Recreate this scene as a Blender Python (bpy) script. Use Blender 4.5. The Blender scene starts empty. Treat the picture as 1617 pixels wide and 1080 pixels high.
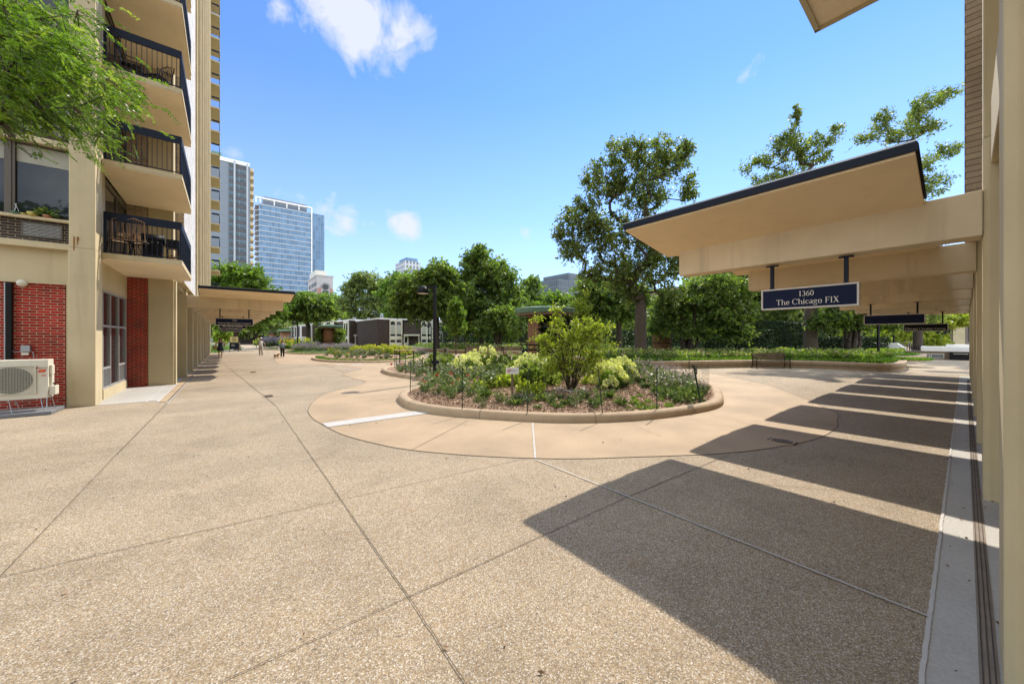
import bpy, math, random
import numpy as np
from mathutils import Vector, Matrix
random.seed(7); RS=np.random.RandomState(11)
R=math.radians; PI=math.pi
S=bpy.context.scene; COL=S.collection
# ------------------------------------------------------------------ survey: camera position and lens
F=567.0; U0=808.5; V0=533.0; CH=1.75; YAW=R(38.4)
FW=(math.sin(YAW),math.cos(YAW)); RT=(math.cos(YAW),-math.sin(YAW))
def G(u,v,z=0.0):
    a=(u-U0)/F; t=(z-CH)/((V0-v)/F); return ((FW[0]+a*RT[0])*t,(FW[1]+a*RT[1])*t)
def W(u,t,v=None):
    a=(u-U0)/F; x,y=(FW[0]+a*RT[0])*t,(FW[1]+a*RT[1])*t
    return (x,y) if v is None else (x,y,CH+(V0-v)/F*t)
# ------------------------------------------------------------------ object helpers
def link(o,parent=None):
    COL.objects.link(o)
    if parent is not None: o.parent=parent
    return o
def tag(o,label,cat=None,group=None,kind=None):
    if label: o['label']=label
    if cat: o['category']=cat
    if group: o['group']=group
    if kind: o['kind']=kind
    return o
def thing(name,label,cat,loc=(0,0,0),rz=0,group=None,scale=1):
    o=bpy.data.objects.new(name,None); o.empty_display_size=.2
    o.location=loc; o.rotation_euler=(0,0,rz); o.scale=(scale,)*3 if not hasattr(scale,'__len__') else scale
    link(o); return tag(o,label,cat,group)
def dup(root,loc=None,rz=None,label=None,group=None,scale=None):
    r=root.copy(); link(r)
    if loc is not None: r.location=loc
    if rz is not None: r.rotation_euler=(0,0,rz)
    if scale is not None: r.scale=(scale,)*3 if not hasattr(scale,'__len__') else scale
    if label: r['label']=label
    if group: r['group']=group
    for ch in list(root.children):
        c=ch.copy(); COL.objects.link(c); c.parent=r
        for g in list(ch.children):
            d=g.copy(); COL.objects.link(d); d.parent=c
    return r
class MB:
    def __init__(s): s.v=[]; s.f=[]; s.m=[]; s.T=None
    def _add(s,vs,fs,m=0):
        b=len(s.v)
        if s.T is not None: vs=[tuple(s.T@Vector(p)) for p in vs]
        s.v+=[tuple(p) for p in vs]; s.f+=[tuple(i+b for i in f) for f in fs]; s.m+=[m]*len(fs); return s
    def box(s,x0,y0,z0,x1,y1,z1,m=0):
        if x0>x1:x0,x1=x1,x0
        if y0>y1:y0,y1=y1,y0
        if z0>z1:z0,z1=z1,z0
        return s._add([(x0,y0,z0),(x1,y0,z0),(x1,y1,z0),(x0,y1,z0),(x0,y0,z1),(x1,y0,z1),(x1,y1,z1),(x0,y1,z1)],
            [(0,3,2,1),(4,5,6,7),(0,1,5,4),(1,2,6,5),(2,3,7,6),(3,0,4,7)],m)
    def prism(s,poly,z0,z1,m=0):
        n=len(poly); 
        return s._add([(x,y,z0) for x,y in poly]+[(x,y,z1) for x,y in poly],
            [tuple(range(n-1,-1,-1)),tuple(range(n,2*n))]+[(i,(i+1)%n,n+(i+1)%n,n+i) for i in range(n)],m)
    def extr(s,prof,axis,a,b,m=0):
        # prof: list of 2-D points (other two axes), extruded along axis from a to b
        n=len(prof)
        def mk(p,q):
            if axis=='x': return (q,p[0],p[1])
            if axis=='y': return (p[0],q,p[1])
            return (p[0],p[1],q)
        vs=[mk(p,a) for p in prof]+[mk(p,b) for p in prof]
        return s._add(vs,[tuple(range(n)),tuple(range(2*n-1,n-1,-1))]+[(i+n,(i+1)%n+n,(i+1)%n,i) for i in range(n)],m)
    def tube(s,pts,rad,n=8,m=0,cap=True):
        pts=[Vector(p) for p in pts]; k=len(pts)
        if not hasattr(rad,'__len__'): rad=[rad]*k
        vs=[];fs=[]; up=None
        for i,p in enumerate(pts):
            d=(pts[min(i+1,k-1)]-pts[max(i-1,0)])
            if d.length<1e-9: d=Vector((0,0,1))
            d.normalize()
            if up is None: up=Vector((1,0,0)) if abs(d.x)<.8 else Vector((0,1,0))
            a=(up-d*up.dot(d)); 
            if a.length<1e-6: a=d.orthogonal()
            a.normalize(); b=d.cross(a); up=a
            for j in range(n):
                t=2*PI*j/n; vs.append(tuple(p+(a*math.cos(t)+b*math.sin(t))*rad[i]))
        for i in range(k-1):
            for j in range(n):
                fs.append((i*n+j,i*n+(j+1)%n,(i+1)*n+(j+1)%n,(i+1)*n+j))
        if cap: fs.append(tuple(range(n-1,-1,-1))); fs.append(tuple(range((k-1)*n,k*n)))
        return s._add(vs,fs,m)
    def lathe(s,prof,c=(0,0,0),n=20,m=0):
        vs=[];fs=[];k=len(prof)
        for r,z in prof:
            for j in range(n):
                t=2*PI*j/n; vs.append((c[0]+r*math.cos(t),c[1]+r*math.sin(t),c[2]+z))
        for i in range(k-1):
            for j in range(n): fs.append((i*n+j,i*n+(j+1)%n,(i+1)*n+(j+1)%n,(i+1)*n+j))
        fs.append(tuple(range(n-1,-1,-1))); fs.append(tuple(range((k-1)*n,k*n)))
        return s._add(vs,fs,m)
    def quad(s,a,b,c,d,m=0): return s._add([a,b,c,d],[(0,1,2,3)],m)
    def build(s,name,mats,parent=None,world=False,smooth=False,bevel=0,loc=None):
        if not isinstance(mats,(list,tuple)): mats=[mats]
        vs=s.v
        if world and parent is not None:
            L=parent.location; vs=[(x-L.x,y-L.y,z-L.z) for x,y,z in vs]
        if loc is not None: vs=[(x-loc[0],y-loc[1],z-loc[2]) for x,y,z in vs]
        me=bpy.data.meshes.new(name); me.from_pydata(vs,[],s.f)
        for m in mats: me.materials.append(m)
        me.polygons.foreach_set('material_index',s.m)
        if smooth: me.polygons.foreach_set('use_smooth',[True]*len(s.f))
        me.update(); o=bpy.data.objects.new(name,me)
        if loc is not None and parent is None: o.location=loc
        link(o,parent)
        if bevel:
            b=o.modifiers.new('bevel','BEVEL'); b.width=bevel; b.segments=2; b.limit_method='ANGLE'
        return o
def npmesh(name,V,Fq,mats,parent=None,rnd=None,midx=None,smooth=False):
    me=bpy.data.meshes.new(name); nv=len(V); nf,k=Fq.shape
    me.vertices.add(nv); me.vertices.foreach_set('co',np.ascontiguousarray(V,dtype=np.float32).ravel())
    me.loops.add(nf*k); me.loops.foreach_set('vertex_index',np.ascontiguousarray(Fq,dtype=np.int32).ravel())
    me.polygons.add(nf); me.polygons.foreach_set('loop_start',np.arange(0,nf*k,k,dtype=np.int32))
    me.polygons.foreach_set('loop_total',np.full(nf,k,dtype=np.int32))
    if not isinstance(mats,(list,tuple)): mats=[mats]
    for m in mats: me.materials.append(m)
    if midx is not None: me.polygons.foreach_set('material_index',np.ascontiguousarray(midx,dtype=np.int32))
    if smooth: me.polygons.foreach_set('use_smooth',np.ones(nf,dtype=bool))
    me.update(calc_edges=True)
    if rnd is not None:
        a=me.attributes.new('rnd','FLOAT','POINT'); a.data.foreach_set('value',np.ascontiguousarray(rnd,dtype=np.float32))
    o=bpy.data.objects.new(name,me); link(o,parent); return o
# ------------------------------------------------------------------ materials
def newmat(name):
    m=bpy.data.materials.new(name); m.use_nodes=True; nt=m.node_tree; nt.nodes.clear()
    out=nt.nodes.new('ShaderNodeOutputMaterial'); b=nt.nodes.new('ShaderNodeBsdfPrincipled')
    nt.links.new(b.outputs[0],out.inputs[0]); return m,nt,b,out
def N(nt,t,**k):
    n=nt.nodes.new(t)
    for a,v in k.items():
        if a=='ins':
            for i,x in v.items(): n.inputs[i].default_value=x
        else: setattr(n,a,v)
    return n
def ramp(nt,src,stops,interp='LINEAR'):
    r=N(nt,'ShaderNodeValToRGB'); r.color_ramp.interpolation=interp
    e=r.color_ramp.elements
    while len(e)<len(stops): e.new(.5)
    for i,(p,c) in enumerate(stops): e[i].position=p; e[i].color=(*c,1) if len(c)==3 else c
    nt.links.new(src,r.inputs[0]); return r.outputs[0]
def mixc(nt,f,a,b,mode='MIX'):
    m=N(nt,'ShaderNodeMix',data_type='RGBA',blend_type=mode)
    for i,x in ((0,f),(6,a),(7,b)):
        if isinstance(x,(int,float)): m.inputs[i].default_value=x
        elif isinstance(x,(tuple,list)): m.inputs[i].default_value=(*x,1) if len(x)==3 else x
        else: nt.links.new(x,m.inputs[i])
    return m.outputs[2]
def pos(nt):
    return N(nt,'ShaderNodeNewGeometry').outputs['Position']
def noise(nt,vec,scale,detail=3,rough=.5,out=0):
    n=N(nt,'ShaderNodeTexNoise',ins={'Scale':scale,'Detail':detail,'Roughness':rough})
    if vec is not None: nt.links.new(vec,n.inputs['Vector'])
    return n.outputs[out]
def bump(nt,b,h,strength=.3,dist=.01):
    n=N(nt,'ShaderNodeBump',ins={'Strength':strength,'Distance':dist}); nt.links.new(h,n.inputs['Height']); nt.links.new(n.outputs[0],b.inputs['Normal'])
def scl(nt,vec,s):
    m=N(nt,'ShaderNodeVectorMath',operation='MULTIPLY'); nt.links.new(vec,m.inputs[0]); m.inputs[1].default_value=s; return m.outputs[0]
def paint(name,c,rough=.6,var=.12,scale=1.2,bmp=.15,bscale=60,metal=0,spec=.4,streak=0):
    m,nt,b,_=newmat(name); p=pos(nt)
    n=noise(nt,p,scale,5,.6); c2=tuple(x*(1-var) for x in c); c1=tuple(min(1,x*(1+var*.6)) for x in c)
    col=ramp(nt,n,[(.3,c2),(.7,c1)])
    if streak:
        s=noise(nt,scl(nt,p,(3,3,.25)),1.6,4,.6); k=ramp(nt,s,[(.52,(0,0,0)),(.75,(1,1,1))])
        mm=N(nt,'ShaderNodeMath',operation='MULTIPLY'); nt.links.new(k,mm.inputs[0]); mm.inputs[1].default_value=streak
        col=mixc(nt,mm.outputs[0],col,tuple(x*.55 for x in c))
    nt.links.new(col,b.inputs['Base Color']); b.inputs['Roughness'].default_value=rough; b.inputs['Metallic'].default_value=metal
    b.inputs['Specular IOR Level'].default_value=spec
    if bmp: bump(nt,b,noise(nt,p,bscale,3),bmp,.004)
    return m
def brick(name,c1,c2,mortar,bw=.215,rh=.067,ms=.012,rough=.75,coordscale=1,jit=.5,m3=None):
    m,nt,b,_=newmat(name); g=N(nt,'ShaderNodeNewGeometry'); sp=N(nt,'ShaderNodeSeparateXYZ'); nt.links.new(g.outputs['Position'],sp.inputs[0])
    sn=N(nt,'ShaderNodeSeparateXYZ'); nt.links.new(g.outputs['True Normal'],sn.inputs[0])
    ab=N(nt,'ShaderNodeMath',operation='ABSOLUTE'); nt.links.new(sn.outputs[0],ab.inputs[0])
    gt=N(nt,'ShaderNodeMath',operation='GREATER_THAN'); nt.links.new(ab.outputs[0],gt.inputs[0]); gt.inputs[1].default_value=.5
    mx=N(nt,'ShaderNodeMix'); nt.links.new(gt.outputs[0],mx.inputs[0]); nt.links.new(sp.outputs[0],mx.inputs[2]); nt.links.new(sp.outputs[1],mx.inputs[3])
    cb=N(nt,'ShaderNodeCombineXYZ'); nt.links.new(mx.outputs[0],cb.inputs[0]); nt.links.new(sp.outputs[2],cb.inputs[1])
    bt=N(nt,'ShaderNodeTexBrick',offset=.5,ins={'Scale':1.0,'Mortar Size':ms*.5,'Mortar Smooth':.15,'Bias':-.2,'Brick Width':bw,'Row Height':rh,'Color1':(*c1,1),'Color2':(*c2,1),'Mortar':(*mortar,1)})
    nt.links.new(cb.outputs[0],bt.inputs['Vector'])
    n=noise(nt,g.outputs['Position'],2.2,4); v=ramp(nt,n,[(.3,(.72,.72,.72)),(.7,(1.1,1.1,1.1))])
    col=mixc(nt,1.0,bt.outputs[0],v,'MULTIPLY')
    n2=noise(nt,g.outputs['Position'],55,3); v2=ramp(nt,n2,[(.3,(.85,.85,.85)),(.7,(1.08,1.08,1.08))]); col=mixc(nt,1.0,col,v2,'MULTIPLY')
    nt.links.new(col,b.inputs['Base Color']); b.inputs['Roughness'].default_value=rough; b.inputs['Specular IOR Level'].default_value=.3
    inv=N(nt,'ShaderNodeMath',operation='SUBTRACT'); inv.inputs[0].default_value=1; nt.links.new(bt.outputs['Fac'],inv.inputs[1])
    bump(nt,b,inv.outputs[0],.5,.008); return m
def glass(name,c=(.014,.018,.020),rough=.03,spec=.38):
    m,nt,b,_=newmat(name); p=pos(nt)
    col=ramp(nt,noise(nt,p,.8,2),[(.35,c),(.65,tuple(x*1.5 for x in c))]); nt.links.new(col,b.inputs['Base Color'])
    b.inputs['Roughness'].default_value=rough; b.inputs['Specular IOR Level'].default_value=spec; b.inputs['IOR'].default_value=1.5
    bump(nt,b,noise(nt,p,1.3,2),.05,.02); return m
def leafmat(name,dark,lite,yel=None,trans=.35,rough=.45):
    m,nt,b,out=newmat(name)
    a=N(nt,'ShaderNodeAttribute',attribute_name='rnd')
    st=[(.0,dark),(.75,lite)]
    if yel: st.append((1.0,yel))
    col=ramp(nt,a.outputs['Fac'],st)
    v=ramp(nt,noise(nt,pos(nt),1.3,3),[(.3,(.75,.78,.75)),(.7,(1.2,1.18,1.1))]); col=mixc(nt,1.0,col,v,'MULTIPLY')
    nt.links.new(col,b.inputs['Base Color']); b.inputs['Roughness'].default_value=rough; b.inputs['Specular IOR Level'].default_value=.35
    tr=N(nt,'ShaderNodeBsdfTranslucent'); c2=mixc(nt,1.0,col,(1.5,1.75,.6),'MULTIPLY'); nt.links.new(c2,tr.inputs[0])
    mx=N(nt,'ShaderNodeMixShader'); mx.inputs[0].default_value=trans; nt.links.new(b.outputs[0],mx.inputs[1]); nt.links.new(tr.outputs[0],mx.inputs[2]); nt.links.new(mx.outputs[0],out.inputs[0])
    return m
def flat(name,c,rough=.5,metal=0,spec=.4): return paint(name,c,rough,.05,3,0,metal=metal,spec=spec)
M={}
CREAM=(.52,.44,.275)
M['cream']=paint('cream stucco',CREAM,.85,.11,.9,.35,70,streak=.32)
M['soffit']=paint('tan soffit',(.86,.69,.45),.85,.10,.8,.2,80,streak=.12)
M['balsoffit']=paint('balcony soffit',(.80,.68,.49),.85,.10,.8,.2,80,streak=.12)
M['beam']=paint('cream beam',(.68,.56,.38),.85,.14,.9,.3,70,streak=.45)
M['white']=paint('white paint',(.72,.71,.68),.6,.06)
M['navy']=paint('navy fascia',(.010,.015,.030),.6,.15,2,.05,spec=.2)
M['signnavy']=flat('sign navy',(.009,.015,.045),.6,spec=.12)
M['black']=flat('black metal',(.006,.006,.007),.55,spec=.2)
M['blacksign']=flat('black sign',(.008,.008,.008),.6,spec=.12)
M['signframe']=flat('sign frame',(.55,.52,.48),.45)
M['letter']=flat('letter ivory',(.8,.76,.68),.5)
M['alu']=flat('aluminium frame',(.42,.42,.41),.4,.3)
M['bronze']=flat('bronze frame',(.10,.085,.065),.5)
M['redbrick']=brick('red brick',(.42,.010,.007),(.17,.006,.005),(.36,.29,.19),.215,.067,.016)
M['tanbrick']=brick('tan brick',(.46,.37,.26),(.36,.28,.19),(.20,.15,.10),.30,.085,.016)
M['whitebrick']=brick('white brick',(.62,.61,.59),(.55,.54,.52),(.42,.41,.40),.22,.075,.010)
M['darkbrick']=brick('dark brick',(.05,.032,.024),(.03,.021,.017),(.10,.08,.06),.25,.085,.014)
M['spbrick']=brick('spandrel brick',(.05,.035,.03),(.028,.022,.022),(.32,.26,.18),.215,.067,.012)
M['glass']=glass('window glass')
M['blind']=paint('window blind',(.36,.36,.30),.7,.1,6,0)
M['shadeblind']=paint('blue blind',(.16,.19,.22),.6,.1,6,0)
M['kerb']=paint('kerb concrete',(.40,.30,.195),.85,.15,3,.4,60,streak=.1)
M['rust']=flat('rust stain',(.28,.11,.03),.9)
M['unit']=flat('unit enamel',(.60,.57,.47),.4)
M['unitdark']=flat('unit coil',(.10,.105,.09),.5)
M['galv']=flat('galvanised steel',(.32,.33,.34),.4,.6)
M['pad']=paint('grey pad',(.16,.165,.175),.8,.15)
M['wood']=paint('grey timber',(.17,.115,.075),.75,.3,4,.3,30)
M['cedar']=paint('cedar boards',(.26,.13,.065),.7,.3,5,.3,30)
M['copper']=paint('green copper roof',(.10,.19,.125),.5,.15,3,.1)
M['bark']=paint('bark',(.085,.065,.045),.9,.35,9,.8,25)
M['darkbark']=paint('dark bark',(.05,.038,.028),.9,.3,9,.6,25)
M['postgreen']=flat('green post',(.015,.04,.022),.5)
M['mesh']=flat('green wire',(.03,.06,.04),.5)
M['red']=flat('red paint',(.55,.02,.02),.5)
M['pink']=flat('pink flag',(.9,.12,.16),.6)
M['orange']=flat('orange flag',(.9,.16,.05),.6)
M['yellowpaint']=flat('yellow letters',(.75,.45,.03),.5)
M['skin']=flat('skin',(.42,.22,.14),.55)
M['skin2']=flat('tanned skin',(.30,.15,.09),.55)
M['hair']=flat('dark hair',(.015,.01,.008),.5)
M['cloth_navy']=flat('navy cloth',(.015,.018,.035),.8)
M['cloth_white']=flat('white cloth',(.62,.60,.56),.8)
M['cloth_grey']=flat('beige grey cloth',(.40,.36,.30),.8)
M['cloth_blue']=flat('blue grey cloth',(.20,.27,.31),.8)
M['straw']=flat('straw bag',(.36,.22,.11),.8)
M['fur']=flat('tan fur',(.34,.19,.08),.9)
M['terra']=flat('terracotta',(.30,.13,.06),.7)
M['yellowpot']=flat('yellow pot',(.42,.33,.08),.5)
M['greenpot']=flat('green pot',(.06,.12,.08),.5)
M['metalsilver']=flat('silver metal',(.5,.5,.5),.25,.8)
# leaf materials
M['leafA']=leafmat('leaf maple',(.07,.10,.035),(.19,.225,.08),(.32,.33,.12),.48)
M['leafB']=leafmat('leaf mid green',(.06,.10,.03),(.175,.235,.07),(.31,.34,.10),.50)
M['leafC']=leafmat('leaf light green',(.06,.11,.02),(.16,.24,.045),(.28,.33,.07),.45)
M['leafP']=leafmat('leaf garden perennials',(.05,.08,.03),(.14,.19,.07),(.28,.31,.12),.3)
M['leafD']=leafmat('leaf deep green',(.006,.018,.006),(.018,.045,.012),(.05,.08,.02),.2)
M['leafL']=leafmat('leaf locust',(.045,.09,.015),(.15,.24,.035),(.33,.38,.08),.42,.35)
M['leafY']=leafmat('leaf yellow green',(.13,.16,.025),(.32,.36,.06),(.56,.54,.11),.5)
M['leafS']=leafmat('leaf silver green',(.07,.10,.05),(.16,.20,.10),(.30,.33,.20),.25)
M['grass']=leafmat('grass blades',(.06,.12,.015),(.14,.25,.03),(.26,.32,.07),.35)
M['flowerW']=leafmat('cream petals',(.50,.50,.24),(.74,.71,.44),(.85,.82,.62),.3)
M['flowerY']=leafmat('yellow petals',(.30,.34,.03),(.52,.50,.08),(.66,.60,.14),.3)
M['flowerP']=leafmat('lavender petals',(.16,.12,.24),(.30,.24,.42),(.44,.38,.52),.3)
M['flowerO']=leafmat('pale pink petals',(.30,.20,.16),(.5,.4,.32),(.62,.52,.42),.3)
M['flowerR']=leafmat('red petals',(.35,.01,.01),(.5,.02,.015),(.6,.06,.02),.3)
M['flowerG']=leafmat('orange petals',(.5,.18,.02),(.7,.32,.03),(.75,.45,.05),.3)
M['chip']=leafmat('bark chips',(.12,.07,.042),(.44,.29,.19),(.70,.60,.50),.0,.9)
# ground materials
def aggregate():
    m,nt,b,_=newmat('exposed aggregate'); p=pos(nt)
    v=N(nt,'ShaderNodeTexVoronoi',ins={'Scale':150.0}); nt.links.new(p,v.inputs['Vector'])
    sx=N(nt,'ShaderNodeSeparateColor'); nt.links.new(v.outputs['Color'],sx.inputs[0])
    peb=ramp(nt,sx.outputs[0],[(0,(.16,.13,.10)),(.12,(.25,.197,.140)),(.45,(.33,.252,.158)),(.7,(.40,.317,.202)),(.88,(.42,.38,.33)),(1,(.62,.57,.49))])
    ed=ramp(nt,v.outputs['Distance'],[(.35,(1,1,1)),(.75,(.72,.70,.68))]); col=mixc(nt,1,peb,ed,'MULTIPLY')
    v2=N(nt,'ShaderNodeTexVoronoi',ins={'Scale':38.0}); nt.links.new(p,v2.inputs['Vector'])
    s2=N(nt,'ShaderNodeSeparateColor'); nt.links.new(v2.outputs['Color'],s2.inputs[0])
    k=ramp(nt,s2.outputs[0],[(.0,(.66,.62,.58)),(.2,(1,1,1)),(.85,(1,1,1)),(1,(1.3,1.3,1.3))]); col=mixc(nt,.35,col,k,'MULTIPLY')
    st=noise(nt,scl(nt,p,(.10,.35,1)),1.0,5,.6); w=ramp(nt,st,[(.3,(.80,.79,.78)),(.5,(.97,.97,.97)),(.7,(1.12,1.11,1.09))]); col=mixc(nt,1,col,w,'MULTIPLY')
    s3=noise(nt,p,1.1,6,.7); w=ramp(nt,s3,[(.30,(.82,.81,.80)),(.5,(1,1,1)),(.72,(1.10,1.09,1.07))]); col=mixc(nt,1,col,w,'MULTIPLY')
    gv=N(nt,'ShaderNodeTexVoronoi',ins={'Scale':1.6}); nt.links.new(p,gv.inputs['Vector']); gk=ramp(nt,gv.outputs['Distance'],[(.0,(.45,.45,.45)),(.035,(.6,.6,.6)),(.05,(1,1,1))]); col=mixc(nt,.7,col,gk,'MULTIPLY')
    r=noise(nt,p,.9,3,.5); rk=ramp(nt,r,[(.66,(0,0,0)),(.78,(.25,.25,.25))]); col=mixc(nt,rk,col,(.42,.24,.10))
    nt.links.new(col,b.inputs['Base Color']); b.inputs['Roughness'].default_value=.85; b.inputs['Specular IOR Level'].default_value=.3
    bump(nt,b,v.outputs['Distance'],.35,.004); return m
def concrete(name,c,stain=.22,grain=70,rust=.2):
    m,nt,b,_=newmat(name); p=pos(nt)
    col=ramp(nt,noise(nt,p,.8,6,.6),[(.3,tuple(x*(1-stain) for x in c)),(.7,tuple(min(1,x*(1+stain*.5)) for x in c))])
    k=ramp(nt,noise(nt,p,grain,3,.7),[(.3,(.86,.86,.86)),(.7,(1.08,1.08,1.08))]); col=mixc(nt,1,col,k,'MULTIPLY')
    w=ramp(nt,noise(nt,scl(nt,p,(.5,1.5,1)),2.5,5,.7),[(.66,(0,0,0)),(.82,(rust,rust,rust))]); col=mixc(nt,w,col,(.40,.22,.09))
    nt.links.new(col,b.inputs['Base Color']); b.inputs['Roughness'].default_value=.8; bump(nt,b,noise(nt,p,120,2),.2,.003); return m
M['agg']=aggregate(); M['tan']=concrete('tan concrete',(.375,.277,.174)); M['grey']=concrete('grey concrete',(.40,.385,.355),.14,50,.05)
M['greydark']=paint('drain rubber',(.07,.055,.045),.8,.3,10,.3)
M['seal']=paint('white sealant',(.44,.425,.40),.7,.1,8,.1); M['joint']=paint('dark joint',(.11,.085,.062),.9,.2,8,0)
M['soil']=paint('mulch bed',(.29,.19,.125),.95,.35,7,.8,35)
M['lawn']=paint('lawn soil',(.05,.085,.018),.95,.3,3,.5,40)
# ------------------------------------------------------------------ curves
def catmull(P,closed=True,sub=6):
    out=[];n=len(P)
    rng=range(n) if closed else range(n-1)
    for i in rng:
        if closed: a,b,c,d=P[(i-1)%n],P[i],P[(i+1)%n],P[(i+2)%n]
        else: a,b,c,d=P[max(i-1,0)],P[i],P[i+1],P[min(i+2,n-1)]
        for k in range(sub):
            t=k/sub
            out.append(tuple(.5*((2*b[j])+(-a[j]+c[j])*t+(2*a[j]-5*b[j]+4*c[j]-d[j])*t*t+(-a[j]+3*b[j]-3*c[j]+d[j])*t**3) for j in (0,1)))
    if not closed: out.append(P[-1])
    return out
def area(P): return sum(P[i][0]*P[(i+1)%len(P)][1]-P[(i+1)%len(P)][0]*P[i][1] for i in range(len(P)))/2
def ccw(P): return P if area(P)>0 else P[::-1]
def offset(P,d,closed=True):
    n=len(P);o=[]
    for i,p in enumerate(P):
        a=P[(i-1)%n] if closed or i>0 else P[i]; b=P[(i+1)%n] if closed or i<n-1 else P[i]
        tx,ty=b[0]-a[0],b[1]-a[1]; L=math.hypot(tx,ty) or 1
        o.append((p[0]-ty/L*d,p[1]+tx/L*d))   # ccw path: positive d = inward
    return o
def sweep(mb,P,prof,closed=True,m=0):
    n=len(P);k=len(prof); rings=[offset(P,d,closed) for d,_ in prof]
    vs=[(rings[j][i][0],rings[j][i][1],prof[j][1]) for i in range(n) for j in range(k)]
    fs=[]
    for i in range(n if closed else n-1):
        a=i*k;b=((i+1)%n)*k
        for j in range(k-1): fs.append((a+j,b+j,b+j+1,a+j+1))
    if not closed: fs.append(tuple(range(k))); fs.append(tuple((n-1)*k+j for j in range(k-1,-1,-1)))
    mb._add(vs,fs,m)
def inside(x,y,P):
    c=False;n=len(P);j=n-1
    for i in range(n):
        if (P[i][1]>y)!=(P[j][1]>y) and x<(P[j][0]-P[i][0])*(y-P[i][1])/(P[j][1]-P[i][1])+P[i][0]: c=not c
        j=i
    return c
def fillpoly(name,P,z,mat,dome=0,kind='structure',lab=None):
    from mathutils.geometry import tessellate_polygon
    tr=tessellate_polygon([[Vector((x,y,0)) for x,y in P]])
    mb=MB(); mb._add([(x,y,z) for x,y in P],[tuple(t) for t in tr]); o=mb.build(name,mat)
    # face up
    me=o.data
    if me.polygons and sum(p.normal.z for p in me.polygons)<0: me.flip_normals()
    return tag(o,lab,None,None,kind)
# ------------------------------------------------------------------ ground
g=MB(); g.quad((-700,-300,0),(900,-300,0),(900,900,0),(-700,900,0)); tag(g.build('ground',M['agg']),None,kind='structure')
TAN=[G(487,645),G(493,660),G(512,672),G(540,686),G(590,700),G(650,711),G(750,720),G(845,724),G(920,724.5),G(1000,722),G(1075,719.5),G(1145,716),G(1215,708),G(1290,693),(9.3,1.55),G(1322,665),(10.9,1.8),G(1310,648),(13.2,3.0),G(1200,605),G(1150,595),(19.6,10),(20,15),(19,20),(20.5,26),(19.5,32),(16,40),(14.5,46),(12,55),(8,57),(5,54),(4.2,48),(4.5,43),(3.6,38.5),G(434,567),G(437,573),G(450,576),G(500,575.5),(5.3,24.3),G(560,580),G(570,583.5),G(545,589),G(540,592),G(556,597),G(577,602.5),G(566,609),G(535,616),G(505,626)]
tp=catmull(TAN,True,5)
fillpoly('path',tp,.004,M['tan'])
gp=catmull([(1.57,10.06),(1.51,7.91),(2.24,5.34),(3.49,3.86)],True,2)
mb=MB(); sweep(mb,ccw(tp),[(-.006,.0075),(.006,.0075)],True); tag(mb.build('path_joint',M['joint']),None,kind='structure')
def strip(mb,pts,w,z):
    for i in range(len(pts)-1):
        (x0,y0),(x1,y1)=pts[i],pts[i+1]; dx,dy=x1-x0,y1-y0; L=math.hypot(dx,dy); nx,ny=-dy/L*w/2,dx/L*w/2
        mb.quad((x0-nx,y0-ny,z),(x1-nx,y1-ny,z),(x1+nx,y1+ny,z),(x0+nx,y0+ny,z))
def wob(a,b,n=14,s=.003):
    return [(a[0]+(b[0]-a[0])*i/n+random.uniform(-s,s),a[1]+(b[1]-a[1])*i/n+random.uniform(-s,s)) for i in range(n+1)]
j=MB()
for a,b,w in [((340,564),(435,640),.012),((435,640),(645,943),.0065),((645,943),(740,1086),.005),((345,1080),(645,943),.0045),((645,943),(991,785),.006),((991,785),(1150,719),.008),
    ((0,912),(395,822),.008),((395,822),(830,724),.006),((0,912),(184,718),.008),((184,718),(264,637),.014),((650,711),(740,664),.008),((0,742),(300,716),.006),((1000,672),(1045,690),.006),
    ((1120,656),(1290,693),.006),((1155,760),(1480,790),.006),((1300,660),(1500,640),.008),((545,589),(470,560),.015),((1360,618),(1420,600),.015),((487,645),(640,628),.008)]:
    strip(j,wob(G(*a),G(*b)),w,.009)
tag(j.build('paving_joints',M['joint']),None,kind='structure')
j=MB(); strip(j,wob(G(845,726),G(1466,975),24,.004),.016,.012); strip(j,wob(G(841,668),G(845,724),6),.03,.012); 
for a_,b_,c_,d_ in (((509,669),(657,649.5),(680,653),(517,675.2)),): j.quad((*G(*a_),.0125),(*G(*d_),.0125),(*G(*c_),.0125),(*G(*b_),.0125))
strip(j,wob(G(530,577),G(545,575)),.25,.012); strip(j,wob(G(555,577),G(572,574.5)),.3,.012); strip(j,wob((-1.48,13.5),(-1.48,18.3)),.05,.016); strip(j,wob((-1.26,13.2),(-1.13,56),30),.05,.012)
strip(j,wob((-1.72,13.7),(-1.72,18.2)),.04,.012); strip(j,wob((.4,.137),(26,.137),500,.003),.02,.016)
strip(j,wob(G(1195,602),G(1172,598)),.08,.012)
tag(j.build('paving_sealant',M['seal']),None,kind='structure')
mb=MB(); mb.box(-30,-4,-.2,26,.13,.008); tag(mb.build('sidewalk',M['grey']),None,kind='structure')
mb=MB(); mb.box(-2.76,13.9,-.2,-1.5,18.35,.008); mb.box(-1.95,18.35,-.2,-1.42,50,.008); tag(mb.build('sidewalk',M['grey']),None,kind='structure')
mb=MB(); mb.quad((-1.5,13.55,.012),(-1.26,13.4,.012),(-1.12,56,.012),(-1.42,56,.012)); tag(mb.build('sidewalk_border',M['tan']),None,kind='structure')
dr=MB()
for k,yy in enumerate((-.057,-.078,-.098)): strip(dr,wob((-2,yy),(24,yy),110,.001),.006,.0165)
drt=tag(MB().quad((-2,-.112,.0125),(24,-.112,.0125),(24,-.045,.0125),(-2,-.045,.0125)).build('drain_strip',paint('drain base',(.20,.165,.13),.8,.2,6,.2)),None,kind='structure')
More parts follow.
